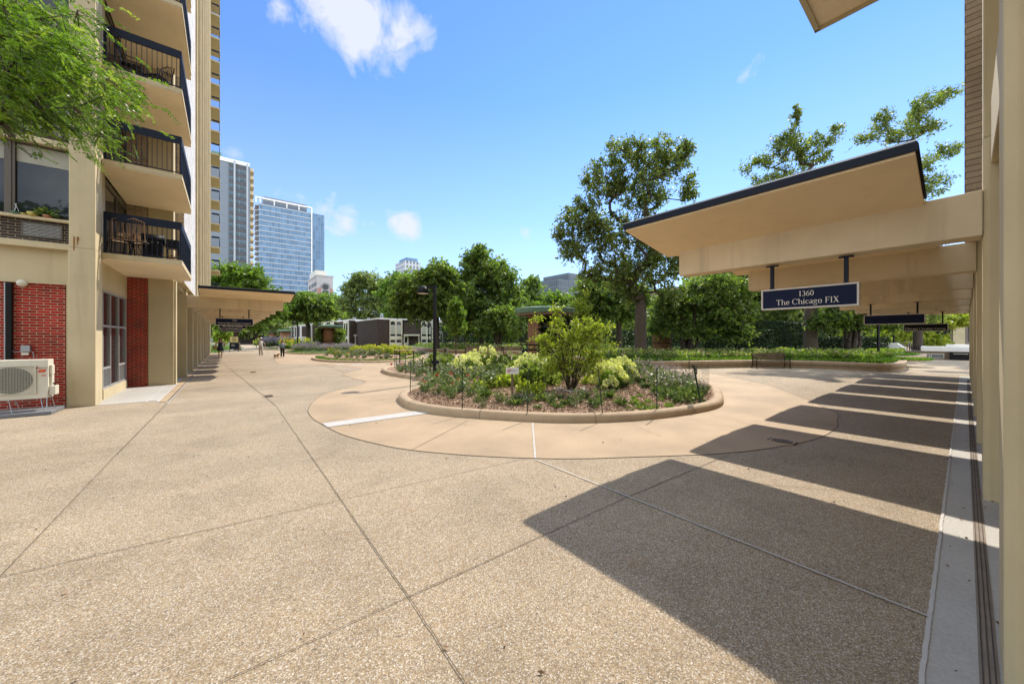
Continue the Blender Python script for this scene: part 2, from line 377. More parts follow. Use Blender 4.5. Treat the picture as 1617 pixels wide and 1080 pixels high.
tag(dr.build('drain_grooves',M['greydark']),None,kind='structure')
# fallen leaves and grit
C=[]; r_=np.random.RandomState(21)
for q in range(260):
    t_=r_.uniform(1.8,16)**1.0; u_=r_.uniform(0,1450); x_,y_=W(u_,t_); 
    if y_>.3: C.append((x_,y_,.012))
for q in range(160): C.append((r_.uniform(2,20),r_.uniform(-.5,.2)*(.3+.7*r_.uniform()),.020))
C=np.array(C); D=r_.normal(size=C.shape)*[1,1,.15]; D[:,2]=abs(D[:,2]); 
litter_args=(C,D)
# manholes
for k,(u,v,lab) in enumerate([(1235,698,'dark round drain grate at the right edge of the tan ring'),(424,626,'small round cover on the long joint, nearest the red brick building'),(400,588,'small round cover on the long joint, further from the camera')]):
    x,y=G(u,v); t=thing('drain_cover',lab,'drain cover',(x,y,.006)); r=.16 if k==0 else .14
    MB().lathe([(r+.03,0),(r+.03,.008),(r,.010)],n=24).build('rim',M['kerb'],t)
    b=MB().lathe([(r-.01,.006),(r-.01,.013)],n=24)
    for q in range(-3,4): b.box(-r*.7,q*.06-.008,.013,r*.7,q*.06+.008,.017)
    b.build('grate',paint('worn iron',(.12,.09,.07),.8,.3,20,.1),t)
# ------------------------------------------------------------------ foliage tools
def leaves(C,D,size,asp=.55,droop=.3,fold=.0,rng=RS,sz_var=.35):
    """C: N x 3 leaf bases, D: N x 3 leaf directions -> quads (kite)"""
    n=len(C); D=D/np.maximum(np.linalg.norm(D,axis=1,keepdims=True),1e-6)
    r=rng.normal(size=(n,3)); s=np.cross(D,r); s/=np.maximum(np.linalg.norm(s,axis=1,keepdims=True),1e-6)
    L=size*(1+sz_var*rng.uniform(-1,1,size=(n,1)))
    nn=np.cross(D,s)
    a=C; m=C+D*L*.5; e=C+D*L-np.array([0,0,1])*L*droop*.5
    l=m+s*L*asp*.5+nn*L*fold; rr=m-s*L*asp*.5+nn*L*fold
    V=np.stack([a,l,e,rr],1).reshape(-1,3); Fq=np.arange(4*n).reshape(-1,4); return V,Fq
def crown_leaves(clumps,rad,per,size,rng,flat=.7,asp=.6,up=.45):
    cl=np.array(clumps); rad=np.asarray(rad,float); K=7; cen=cl.mean(0); out=cl-cen; out/=np.maximum(np.linalg.norm(out,axis=1,keepdims=True),.3)
    tb=np.repeat(cl,K,axis=0); tr=np.repeat(rad,K); d=np.repeat(out,K,axis=0)*.55+rng.normal(size=tb.shape)*.75*np.array([1,1,flat])+np.array([0,0,up]); d/=np.linalg.norm(d,axis=1,keepdims=True)
    L=tr*rng.uniform(.7,1.75,size=len(tr)); tb=tb+rng.normal(size=tb.shape)*tr[:,None]*.22
    m=max(3,per//K); f=rng.uniform(.05,1,size=(len(tb),m)); P=tb[:,None,:]+d[:,None,:]*(f*L[:,None])[:,:,None]; P[:,:,2]-=(f**2)*L[:,None]*.18
    P=P+rng.normal(size=P.shape)*(tr*.13)[:,None,None]*(1.3-f)[:,:,None]
    D=np.repeat(d[:,None,:],m,axis=1)*.5+rng.normal(size=P.shape)*.75+np.array([0,0,-.15]); P=P.reshape(-1,3); D=D.reshape(-1,3)
    V,Fq=leaves(P,D,size,asp,.3,0,rng)
    cr=np.repeat(rng.uniform(-.2,.2,size=len(tb)),m)
    rn=np.clip(rng.uniform(.05,.85,size=len(P))+cr+(rng.uniform(size=len(P))>.95)*.3,0,1)
    return V,Fq,np.repeat(rn,4)
def skeleton(mb,base,top,clumps,r0,rng,nside=6,lean=0):
    base=np.array(base,float); top=np.array(top,float)
    nodes=[base,(base*.5+top*.5)+rng.normal(size=3)*[.06,.06,0],top]; par=[-1,0,1]; w=[0,0,0]
    order=np.argsort([np.linalg.norm(np.array(c)-top) for c in clumps])
    for i in order:
        c=np.array(clumps[i]); NN=np.array(nodes[2:]); dist=np.linalg.norm(NN-c,axis=1)+np.maximum(0,NN[:,2]-c[2])*.8
        k=int(np.argmin(dist))+2; p=nodes[k]; d=np.linalg.norm(c-p)
        if d>1.0:
            mid=p+(c-p)*.5+rng.normal(size=3)*d*.07+np.array([0,0,-.06*d]); nodes.append(mid); par.append(k); w.append(0); k=len(nodes)-1
        nodes.append(c); par.append(k); w.append(1)
    acc=list(w)
    for i in range(len(nodes)-1,0,-1): acc[par[i]]+=acc[i]
    tot=max(acc[0],1); rad=[max(r0*.92*(a/tot)**.62,r0*.022) for a in acc]
    rad[0]=r0*1.15; rad[1]=r0*.95; rad[2]=max(rad[2],r0*.85)
    mb.tube([base+[0,0,-.05],base+(nodes[1]-base)*.12,nodes[1],nodes[2]],[r0*1.45,r0*1.08,r0*.95,r0*.85],12)
    for i in range(3,len(nodes)):
        if rad[i]<r0*.035 and rng.uniform()<.1: continue
        p=par[i]; mb.tube([nodes[p],nodes[i]],[min(rad[p],rad[i]*1.35),rad[i]*.8],nside if rad[i]>r0*.15 else 4,cap=False)
def tree(label,u,t,r0,fork_v,blobs,ncl,per,lsize,mat,crad=.7,base_z=0,group=None,name='tree',bark='bark',stems=1,seed=0,flat=.7,depth=.75,fork_u=None,up=.45):
    ncl=int(ncl*1.5); per=int(per*1.0); crad*=1.15; lsize*=1.45; rng=np.random.RandomState(seed+int(u)); x,y=W(u,t); T=thing(name,label,'tree',(x,y,base_z),0,group)
    O=np.array([x,y,base_z]); rtv=np.array([RT[0],RT[1],0]); fwv=np.array([FW[0],FW[1],0])
    ar=np.array([b[2]*b[3] for b in blobs],float); n=np.maximum(3,(ncl*ar/ar.sum()).astype(int)); cl=[];rd=[]
    for b,k in zip(blobs,n):
        cu,cv,ru,rv=b[:4]; c=np.array(W(cu,t,cv)); c[2]=CH+(V0-cv)/F*t; s=t/F
        d=rng.normal(size=(k,3)); d/=np.linalg.norm(d,axis=1,keepdims=True); q=rng.uniform(.05,1,size=(k,1))**(1/2.2)
        d=d*q; rr=min(ru,rv*1.6)*s
        shrink=max(.45,1-crad/(rr+.01)*.4)
        P=c+np.outer(d[:,0]*ru*s*shrink,rtv)+np.outer(d[:,1]*rr*depth*shrink,fwv)+np.outer(d[:,2]*rv*s*shrink,[0,0,1])
        cl+=list(P); rd+=list(crad*rng.uniform(.55,1.15,size=k)*min(1,rr/crad))
    cl=[np.array(c)-O for c in cl]; fk=np.array(W(fork_u or u,t,fork_v))-O
    tb=MB()
    if stems==1: skeleton(tb,(0,0,0),fk,cl,r0,rng)
    else:
        for k in range(stems):
            a=2*PI*k/stems+rng.uniform(-.3,.3); sub=[c for c in cl if (int(((math.atan2(c[1],c[0])+2*PI)%(2*PI))/(2*PI)*stems))==k] or cl[:5]
            b=(math.cos(a)*r0*.9,math.sin(a)*r0*.9,0); m=np.mean(sub,axis=0); tp2=np.array([m[0]*.35,m[1]*.35,fk[2]*rng.uniform(.8,1.1)])
            skeleton(tb,b,tp2,sub,r0*.55,rng)
    if stems>1: tb.lathe([(r0*1.5,-.05),(r0*1.35,.06),(r0*.8,.12)],n=12)
    tb.build('trunk',M[bark],T,smooth=True)
    V,Fq,rn=crown_leaves(cl,rd,per,lsize,rng,flat,up=up)
    npmesh('crown',V,Fq,M[mat],T,rn); return T
exec_later=[]
# ------------------------------------------------------------------ canopies
ORD=['nearest','second nearest','third nearest','fourth nearest','fifth nearest','sixth nearest','seventh nearest','farthest']
def canopy(loc,label,group):
    t=thing('canopy',label,'canopy',loc,0,group)
    MB().extr([(0,2.85),(3.32,2.86),(3.32,3.30),(0,3.34)],'x',-.15,.15).build('beam',M['beam'],t,bevel=.012)
    for s in (-1,1):
        w=MB(); pr=[(s*.001,3.27),(s*.001,3.35),(s*1.34,3.60),(s*1.34,3.51)]
        w.extr(pr,'y',.42,3.62); w.build('wing',M['soffit'],t)
        f=MB(); f.box(s*1.34,.40,3.535,s*1.375,3.64,3.622)
        f.extr([(s*.16,3.36),(s*.16,3.385),(s*1.34,3.615),(s*1.34,3.59)],'y',.395,.42); f.extr([(s*.16,3.30),(s*.16,3.385),(s*1.34,3.615),(s*1.34,3.51)],'y',3.62,3.645)
        f.build('fascia',M['navy'],t)
        MB().extr([(s*.10,3.385),(s*.10,3.40),(s*1.36,3.645),(s*1.36,3.628)],'y',.41,3.63).build('flashing',M['galv'],t)
    return t
RX=[3.04+3.33*k for k in range(8)]
can0=canopy((RX[1]+.15,-.12,0),'cream cantilever canopy over the 1360 sign, nearest of the row along the right colonnade','canopies of the right colonnade')
for k in range(2,8):
    dup(can0,(RX[k]+.15,-.12,0),label='cream cantilever canopy, %s of the row along the right colonnade'%(ORD[k-1] if k<7 else 'farthest'))
LY=[21.2+3.6*k for k in range(8)]
for k in range(8):
    dup(can0,(-1.4,LY[k]+.16,0),rz=-PI/2,scale=1.08,label='cream cantilever canopy, %s of the row along the left colonnade beyond the red brick'%ORD[k],group='canopies of the left colonnade')
# ------------------------------------------------------------------ right building
rb=thing('apartment_tower','cream concrete colonnade and tan brick apartment block along the right edge of the plaza','building',(14,-1.5,0))
for x in RX:
    c=MB(); c.prism([(x,-.55),(x,-.16),(x+.03,-.12),(x+.39,-.12),(x+.42,-.16),(x+.42,-.55)],0,3.9 if x>6 else 42); c.build('column',M['cream'],rb,True,bevel=.008)
MB().box(-6,-.70,3.6,6.36,-.17,4.25).build('spandrel_beam',M['cream'],rb,True,bevel=.01)
MB().box(6.37,-.70,3.9,6.79,-.122,42).build('pier',M['cream'],rb,True,bevel=.01)
MB().box(-6,-3.0,3.75,6.37,-.7,3.9).build('ceiling_slab',M['soffit'],rb,True)
MB().box(8.2,-8,3.42,27.0,.005,42).build('brick_wall',M['tanbrick'],rb,True)
MB().box(-6,-8,3.9,6.36,-.9,42).build('upper_wall',M['tanbrick'],rb,True)
MB().box(6.8,-8,3.9,8.2,-.3,42).build('upper_wall',M['tanbrick'],rb,True)
MB().box(-6,-8,0,28,-3.0,3.9).build('shop_wall',M['cream'],rb,True)
for k,x in enumerate(RX[:-1]):
    f=MB(); f.box(x+.5,-2.99,.1,x+3.2,-2.93,.2); f.box(x+.5,-2.99,2.7,x+3.2,-2.93,2.8); 
    for q in (.5,1.35,2.25,3.14): f.box(x+q,-2.985,.2,x+q+.06,-2.94,2.7)
    fo=f.build('shop_window',M['alu'],rb,True)
    MB().box(x+.5,-2.995,.1,x+3.2,-2.97,2.8).build('pane',M['glass'],fo,loc=tuple(rb.location))
b=MB(); b.box(3.4,-.1,6.42,6.97,1.39,6.6); bal=b.build('balcony',M['soffit'],rb,True)
r=MB(); r.box(3.4,1.36,6.38,7.0,1.42,6.62); r.box(6.97,-.1,6.38,7.02,1.42,6.62); r.build('slab_edge',M['cream'],bal,loc=tuple(rb.location))
r=MB(); r.box(3.4,1.33,7.45,6.95,1.37,7.65); r.box(6.91,-.1,7.45,6.95,1.36,7.65)
for q in range(36): r.box(3.42+q*.1,1.34,6.6,3.435+q*.1,1.355,7.45)
r.build('railing',M['navy'],bal,loc=tuple(rb.location))
# hanging signs
def arc_(mb,cx,cy,rx,ry,a0,a1,tx=.11,ty=.045,n=18):
    vs=[];
    for i in range(n+1):
        a=R(a0+(a1-a0)*i/n); vs.append((cx+rx*math.cos(a),cy+ry*math.sin(a))); vs.append((cx+(rx-tx)*math.cos(a),cy+(ry-ty)*math.sin(a)))
    for i in range(n): a,b,c,d=vs[2*i],vs[2*i+1],vs[2*i+3],vs[2*i+2]; mb.quad((a[0],a[1],0),(b[0],b[1],0),(c[0],c[1],0),(d[0],d[1],0))
def glyph(mb,ch):
    def V(x,y0,y1,s0=1,s1=1,w=.11):
        mb.quad((x-w/2,y0,0),(x+w/2,y0,0),(x+w/2,y1,0),(x-w/2,y1,0))
        if s0: mb.quad((x-w/2-.075,y0,.0004),(x+w/2+.075,y0,.0004),(x+w/2+.075,y0+.045,.0004),(x-w/2-.075,y0+.045,.0004))
        if s1: mb.quad((x-w/2-.075,y1-.045,.0004),(x+w/2+(.075 if s1==1 else 0),y1-.045,.0004),(x+w/2+(.075 if s1==1 else 0),y1,.0004),(x-w/2-.075,y1,.0004))
    def H(x0,x1,y,t=.05): mb.quad((x0,y-t,.0008),(x1,y-t,.0008),(x1,y,.0008),(x0,y,.0008))
    def D(x0,y0,x1,y1,w): mb.quad((x0-w/2,y0,.0002),(x0+w/2,y0,.0002),(x1+w/2,y1,.0002),(x1-w/2,y1,.0002))
    A=lambda *a,**k: arc_(mb,*a,**k)
    if ch=='1': V(.25,0,1,1,0); D(.24,.93,.08,.83,.08); return .5
    if ch=='0': A(.28,.5,.27,.51,0,360); return .6
    if ch=='3': A(.25,.74,.24,.27,150,-90); A(.25,.26,.28,.29,90,-155); return .58
    if ch=='5': H(.1,.5,1,.09); D(.12,.97,.10,.55,.05); A(.23,.31,.30,.33,110,-150); return .58
    if ch=='6': A(.29,.31,.27,.33,0,360); A(.56,.36,.54,.66,98,180); return .6
    if ch=='T': H(0,.72,1,.06); V(.36,0,.97,1,0); D(.03,.80,.03,1,.045); D(.69,.80,.69,1,.045); return .76
    if ch=='h': V(.13,0,1,1,2); A(.34,.38,.255,.29,160,0); V(.54,0,.40,1,0); return .68
    if ch=='e': A(.28,.33,.26,.35,0,325); H(.06,.54,.40); return .58
    if ch=='C': A(.46,.5,.45,.52,42,318); D(.80,.66,.80,.97,.045); return .88
    if ch=='i': V(.14,0,.66,1,2); A(.14,.88,.075,.075,0,360,.07,.07); return .3
    if ch=='c': A(.28,.33,.26,.35,40,322); D(.47,.50,.47,.58,.08); return .54
    if ch=='a': V(.42,.03,.48,0,0); A(.28,.46,.195,.22,150,0); A(.23,.19,.21,.21,0,360); H(.40,.55,.06); return .56
    if ch=='g': A(.25,.44,.22,.24,0,360); A(.27,-.13,.27,.18,0,360,.09); D(.10,.12,.14,.24,.06); H(.4,.56,.64,.06); return .6
    if ch=='o': A(.29,.33,.27,.35,0,360); return .61
    if ch=='F': V(.16,0,1); H(.10,.62,1,.06); H(.16,.48,.54); D(.60,.80,.60,1,.045); D(.48,.42,.48,.6,.04); return .68
    if ch=='I': V(.16,0,1); return .36
    if ch=='X': D(.14,1,.62,0,.14); D(.62,1,.12,0,.06); H(.02,.26,1,.045); H(.50,.72,1,.045); H(.02,.24,.045,.045); H(.50,.76,.045,.045); return .8
    if ch=='r': V(.13,0,.66,1,2); A(.36,.40,.27,.27,150,55,.10,.07); return .48
    if ch=='t': V(.16,.1,.86,0,0); H(0,.34,.66); A(.29,.14,.19,.16,180,300,.1); return .4
    if ch=='v': D(.08,.66,.30,0,.11); D(.50,.66,.30,0,.05); H(0,.2,.66,.04); H(.40,.58,.66,.04); return .58
    if ch=='G': A(.46,.5,.45,.52,42,330); D(.80,.66,.80,.97,.045); V(.80,.04,.45,0,1); return .95
    if ch=='u': V(.13,.2,.66,0,2); A(.32,.22,.245,.24,180,340); V(.52,0,.66,1,2); return .66
    if ch=='p': V(.13,-.3,.66,1,2); A(.34,.33,.27,.35,0,360); return .66
    return None
GL='0135 6TheCicagoFIXrtvGup'
def serif(body,size,mat,parent,loc,rot,k=.72,name='lettering'):
    t=MB(); x=0
    for ch in body:
        if ch==' ': x+=.34; continue
        t.T=Matrix.Translation((x,0,0)); x+=glyph(t,ch)+.035
    t.v=[((a-x/2)*size*k,(b-.45)*size*k,c*size) for a,b,c in t.v]; o=t.build(name,mat,parent); o.location=loc; o.rotation_euler=rot; return o
def textobj(body,size,mat,parent,loc,rot,align='CENTER',ext=.002,name='lettering',bold=0,xs=1):
    cu=bpy.data.curves.new(name,'FONT'); cu.body=body; cu.size=size; cu.align_x=align; cu.align_y='CENTER'; cu.extrude=ext; cu.offset=bold; cu.resolution_u=3; cu.space_character=1.05
    o=bpy.data.objects.new(name+'_c',cu); COL.objects.link(o); dg=bpy.context.evaluated_depsgraph_get(); me=bpy.data.meshes.new_from_object(o.evaluated_get(dg))
    bpy.data.objects.remove(o); me.materials.clear(); me.materials.append(mat)
    n=bpy.data.objects.new(name,me); n.location=loc; n.rotation_euler=rot; n.scale=(xs,1,1); link(n,parent); return n
def hangsign(loc,rz,w,h,top,lines,label,panel='signnavy',sz=.085,group=None,posts=True):
    # local: face on -Y, text along +X, hangs from z=0 plate; loc z = panel bottom
    t=thing('hanging_sign',label,'sign',loc,rz,group)
    MB().box(-w/2+.02,-.03,.02,w/2-.02,.03,h-.02).build('panel',M[panel],t)
    f=MB(); e=.022
    f.box(-w/2,-.042,0,w/2,.042,e); f.box(-w/2,-.042,h-e,w/2,.042,h); f.box(-w/2,-.042,e,-w/2+e,.042,h-e); f.box(w/2-e,-.042,e,w/2,.042,h-e)
    f.build('frame',M['signframe'],t)
    for s in (-1,1):
        p=MB(); x=s*w*.38; p.box(x-.022,-.022,h+.001,x+.022,.022,top-.002); p.box(x-.03,-.03,h,x+.03,.03,h+.012); p.box(x-.075,-.04,top-.014,x+.075,.04,top-.001)
        p.build('hanger',M['black'] if panel!='signnavy' else M['navy'],t)
    n=len(lines)
    for i,(tx,s) in enumerate(lines):
        zz=h*.5+(0 if n==1 else (.5-i)*h*.36)
        if tx and all(q in GL for q in tx): serif(tx,s*1.08,M['letter'],t,(0,-.0335,zz),(PI/2,0,0)); continue
        textobj(tx,s,M['letter'],t,(0,-.033,zz),(PI/2,0,0),bold=s*.012)
    return t
hangsign((RX[1]+.15,1.41,2.17),-PI/2,1.10,.31,.67,[('1360',.095),('The Chicago FIX',.10)],'navy hanging sign reading 1360 The Chicago FIX, nearest on the right')
hangsign((RX[4]+.15,1.41,2.17),-PI/2,1.34,.31,.67,[],'blank navy hanging sign with pale frame, farther under the right canopies')
hangsign((RX[6]+.15,1.05,2.02),-PI/2,1.25,.31,.82,[('',.1),('Chicago Creative Group',.11)],'black hanging sign reading Chicago Creative Group, behind the blank navy sign','blacksign')
SL=[('1355',"Sandburg Village Homeowners' Association",1.12),('','',1.05),('','',1.05),('','',1.05)]
hangsign((.27,LY[0]+.16,2.31),0,1.42,.34,.76,[('1355',.09),("Sandburg Village Homeowners' Association",.066)],'navy hanging sign with two text lines, nearest under the left canopies')
for k,(tx,lab) in enumerate([('MSI Henry\'s Plumber','second nearest navy sign under the left canopies, one line of text'),('Sandburg Village','third nearest navy sign under the left canopies'),('Sandburg','farthest navy sign under the left canopies')]):
    hangsign((.27,LY[2*k+2]+.16,2.31),0,1.36,.30,.76,[(tx,.11)] ,lab)
# ------------------------------------------------------------------ left building
lb=thing('apartment_tower','tall cream apartment tower with red brick ground floor and railed balconies on the left','building',(-5,18,0))
def LBp(mb,name,mat,**k): return mb.build(name,mat,lb,True,**k)
LL=tuple(lb.location)
LBp(MB().box(-3.1,13.85,0,-2.65,14.5,4.0).box(-3.095,13.855,4.004,-2.655,14.495,45),'column',M['cream'],bevel=.012)
LBp(MB().box(-7.6,13.85,0,-7.15,14.5,45),'column',M['cream'],bevel=.012)
LBp(MB().box(-7.15,13.93,3.93,-3.1,14.3,4.08),'floor_beam',M['cream'],bevel=.006)
LBp(MB().box(-7.15,14.1,3.1,-3.1,14.3,3.93),'panel',M['cream'])
LBp(MB().box(-3.17,14.02,0,-3.1,14.2,3.93),'panel',M['cream'])
LBp(MB().box(-7.15,14.1,0,-3.2,14.3,3.07),'brick_wall',M['redbrick'])
LBp(MB().box(-7.15,14.03,3.07,-3.17,14.1,3.1),'ledge',M['cream'])
LBp(MB().box(-7.15,14.31,0,-3.1,30,45).box(-25,14.35,0,-7.6,30,45),'core_wall',M['cream'])
for (a,b,h) in ((-3.02,-3.0,.35),(-2.965,-2.95,.20),(-2.945,-2.93,.10)):
    MB().box(a,13.846,4.28-h,b,13.8495,4.28).build('rust_stain',M['rust'],lb,True)
for k in range(5):
    z=4.0+2.53*k
    LBp(MB().box(-7.15,14.12,z+.08,-3.1,14.3,z+.62),'spandrel',M['spbrick'])
    LBp(MB().box(-7.15,14.0,z+.62,-3.1,14.3,z+.69),'sill',M['cream'],bevel=.006)
    if k: LBp(MB().box(-7.15,13.95,z-.07,-3.1,14.3,z+.08),'floor_beam',M['cream'],bevel=.006)
    for (x0,x1) in ((-3.98,-3.12),(-7.1,-4.13)):
        f=MB(); f.box(x0-.05,14.1,z+.69,x0,14.2,z+2.46); f.box(x1,14.1,z+.69,x1+.02,14.2,z+2.46); f.box(x0,14.1,z+2.42,x1,14.2,z+2.46); f.box(x0,14.1,z+.69,x1,14.2,z+.72)
        w=LBp(f,'window',M['bronze'])
        MB().box(x0,14.17,z+.72,x1,14.18,z+2.42).build('pane',M['glass'],w,loc=LL)
        hb=.42 if k!=1 else 1.69
        MB().box(x0+.01,14.155,z+2.41-hb,x1-.01,14.162,z+2.41).build('blind',M['blind'] if k!=1 else M['shadeblind'],w,loc=LL)
    LBp(MB().box(-4.13,14.08,z+.69,-4.03,14.3,z+2.46),'mullion',M['bronze'])
    for x0,x1 in ((-3.86,-3.28),(-6.5,-4.6)):
        v=MB(); v.box(x0-.03,14.09,z+.19,x0,14.12,z+.57); v.box(x1,14.09,z+.19,x1+.03,14.12,z+.57); v.box(x0,14.09,z+.54,x1,14.12,z+.57); v.box(x0,14.09,z+.19,x1,14.12,z+.22)
        vo=LBp(v,'vent',M['bronze']); s=MB()
        for q in range(9): s.box(x0,14.095,z+.235+q*.034,x1,14.115,z+.247+q*.034)
        s.build('louvre',M['alu'],vo,loc=LL)
# storefront facing the plaza
LBp(MB().box(-3.1,14.5,0,-2.75,15.0,4.0).box(-3.1,15.0,3.1,-2.75,18.2,4.0).box(-3.1,15.0,0,-2.72,18.04,.28),'side_wall',M['cream'])
sf=MB()
for y in (15.0,15.86,16.9,17.98): sf.box(-2.80,y,.28,-2.735,y+.06,3.1)
for z in (.28,2.05,3.04): sf.box(-2.795,15.06,z,-2.74,17.98,z+.06)
sf.box(-2.795,15.06,.84,-2.742,15.86,.90); sf.box(-2.795,16.96,.84,-2.742,17.98,.90)
so=LBp(sf,'storefront_window',M['alu'])
MB().box(-2.785,15.0,.3,-2.775,18.04,3.1).build('pane',M['glass'],so,loc=LL)
for y0,y1 in ((15.06,15.86),(16.96,17.98)):
    v=MB(); v.box(-2.765,y0+.01,.34,-2.755,y0+.03,.84)
    for q in range(12): v.box(-2.77,y0,.35+q*.04,-2.75,y1,.37+q*.04)
    v.build('grille',M['galv'],so,loc=LL)
LBp(MB().box(-3.1,18.22,0,-2.235,18.5,3.9),'brick_wall',M['redbrick'])
LBp(MB().box(-2.23,18.2,0,-1.56,18.74,45),'column',M['cream'],bevel=.012)
LBp(MB().box(-3.1,18.22,3.9,-2.235,18.5,45),'brick_wall',M['tanbrick'])
LBp(MB().box(-1.558,18.25,0,-1.5,18.6,3.86),'pilaster',M['cream'])
for k in range(7):
    z=3.87+2.53*k
    LBp(MB().box(-3.1,14.5,z+.16,-2.75,15.3,z+2.53),'side_wall',M['cream'])
    w=LBp(MB().box(-2.79,15.3,z+.2,-2.75,15.36,z+2.4).box(-2.79,16.7,z+.2,-2.75,16.76,z+2.4).box(-2.79,18.14,z+.2,-2.75,18.2,z+2.4).box(-2.79,15.36,z+2.3,-2.75,18.14,z+2.4),'balcony_door',M['bronze'])
    MB().box(-2.785,15.3,z+.16,-2.78,18.2,z+2.5).build('pane',M['glass'],w,loc=LL)
    s=MB(); s.box(-2.64,14.4,z+.02,-1.05,17.9,z+.16,0); s.box(-2.75,14.52,z,-1.07,18.19,z+.02,1); s.box(-2.75,14.52,z+.022,-2.645,18.19,z+.158,1); s.box(-2.64,17.902,z+.022,-1.58,18.19,z+.158,1); s.box(-2.6,14.42,z,-1.07,14.519,z+.0195,1)
    bo=LBp(s,'balcony',[M['cream'],M['balsoffit']])
    r=MB(); r.box(-2.62,14.41,z+1.06,-1.06,14.45,z+1.28); r.box(-1.10,14.451,z+1.06,-1.06,17.88,z+1.28)
    r.box(-2.62,14.41,z+.162,-2.56,14.45,z+1.06); r.box(-1.11,14.41,z+.162,-1.06,14.45,z+1.06); r.box(-1.10,17.84,z+.162,-1.06,17.88,z+1.06)
    r.box(-2.56,14.42,z+.20,-1.11,14.44,z+.225); r.box(-1.09,14.45,z+.20,-1.07,17.84,z+.225)
    for q in range(1,15): r.box(-2.62+q*.103,14.424,z+.225,-2.606+q*.103,14.438,z+1.06)
    for q in range(1,40): r.box(-1.087,14.45+q*.085,z+.225,-1.073,14.464+q*.085,z+1.06)
    r.build('railing',M['navy'],bo,loc=LL)
LBp(MB().box(-3.1,18.76,3.9,-1.314,25.0,45),'white_brick_wall',M['whitebrick'])
LBp(MB().box(-3.1,18.75,3.85,-1.30,25.0,3.9).box(-1.56,18.75,3.9,-1.30,18.76,4.3),'soffit_band',M['cream'])
LBp(MB().box(-1.55,18.745,4.3,-1.32,18.759,45),'brick_return',M['tanbrick'])
for k in range(9):
    y=LY[0]+3.6*k
    LBp(MB().box(-1.9,y,0,-1.4,y+.35,3.84 if k==0 else 45),'column',M['cream'],bevel=.01)
for k in range(1,8):
    y=LY[0]+3.6*k; LBp(MB().box(-2.2,y+.4,3.9,-1.80,y+3.55,45),'rib_wall',M['tanbrick']); LBp(MB().box(-1.798,y+1.7,3.9,-1.55,y+1.95,45),'rib',M['cream'])
LBp(MB().box(-6,25.0,3.9,-2.2,50,45).box(-3.1,19,0,-2.6,50,3.9).box(-2.6,19,3.7,-1.5,50,3.9),'core_wall',M['cream'])
for k in range(1,9):
    y=LY[0]+3.6*k; f=MB()
    for q in (.6,1.8,3.0): f.box(-2.6,y-3.2+q,.1,-2.54,y-3.14+q,2.8)
    f.box(-2.6,y-2.6,2.8,-2.54,y-.14,2.88); w=LBp(f,'shop_window',M['alu']); MB().box(-2.59,y-2.6,.1,-2.57,y-.14,2.8).build('pane',M['glass'],w,loc=LL)
# doorway between pier and first slim column
w=LBp(MB().box(-2.0,18.8,0,-1.93,19.2,3.0).box(-2.0,20.8,0,-1.93,21.2,3.0),'door_frame',M['cream']); MB().box(-1.99,19.2,.1,-1.96,20.8,2.9).build('pane',M['glass'],w,loc=LL)
LBp(MB().box(-1.9,20.6,.05,-1.86,20.95,1.3),'meter_panel',M['galv'])
LBp(MB().box(-6,50.6,0,-1.9,57,45),'end_wall',M['cream'])
for k in range(1,17):
    z=3.87+2.53*k; s=MB(); s.box(-1.9,50.7,z+.01,-.66,54.0,z+.17,1); s.box(-1.9,50.66,z+.02,-.66,50.7,z+.17,0)
    bo=LBp(s,'far_balcony',[M['cream'],M['cream']]); r=MB(); r.box(-1.35,50.67,z+1.1,-.68,50.7,z+1.28); r.box(-.72,50.7,z+1.1,-.68,53.95,z+1.28)
    for q in range(8): r.box(-1.35+q*.09,50.68,z+.17,-1.335+q*.09,50.69,z+1.1)
    for q in range(20): r.box(-.70,50.7+q*.17,z+.17,-.69,50.715+q*.17,z+1.1)
    r.build('railing',M['navy'],bo,loc=LL)
# things on the near wall
t=thing('air_conditioner','cream outdoor air conditioner unit on wire legs by the red brick wall','air conditioner',(-3.67,13.05,0))
b=MB(); b.box(-.5,0,.37,.45,.34,1.25); b.build('casing',M['unit'],t,bevel=.012)
b=MB(); b.lathe([(.30,0),(.30,.012),(.285,.014)],n=32); b.v=[(x-.07,-.004-z,y*.95+.80) for x,y,z in b.v]; b.build('fan_opening',M['unitdark'],t)
gr=MB()
for q in range(-7,8): gr.box(-.42,-.026,.80+q*.043-.003,.27,-.022,.80+q*.043+.003)
for q in range(-9,8): gr.box(-.07+q*.04-.0015,-.0225,.50,-.07+q*.04+.0015,-.0195,1.11)
gr.box(-.43,-.028,.49,-.42,-.003,1.12); gr.box(.27,-.028,.49,.28,-.003,1.12); gr.box(-.42,-.028,1.11,.27,-.003,1.12); gr.box(-.42,-.028,.49,.27,-.003,.50); gr.build('fan_grille',M['unit'],t)
b=MB(); b.box(.452,.05,.9,.50,.2,1.12).box(.452,.08,.66,.49,.22,.9).box(.452,.03,.43,.55,.26,.64); b.build('valve_cover',M['unit'],t,bevel=.01)
b=MB(); b.tube([(.49,.12,.70),(.53,.14,.66),(.50,.2,.62)],.012,6); b.build('valve',M['black'],t)
lg=MB()
for x in (-.38,-.1,.34,.43):
    for y,dy in ((.02,-.05),(.30,.05)): lg.tube([(x,y,.36),(x+random.uniform(-.02,.07),y+dy,.09)],.007,5)
lg.tube([(-.5,.02,.36),(.45,.02,.36)],.006,5); lg.tube([(-.5,.30,.36),(.45,.30,.36)],.006,5); lg.build('legs',M['galv'],t)
e=MB(); 
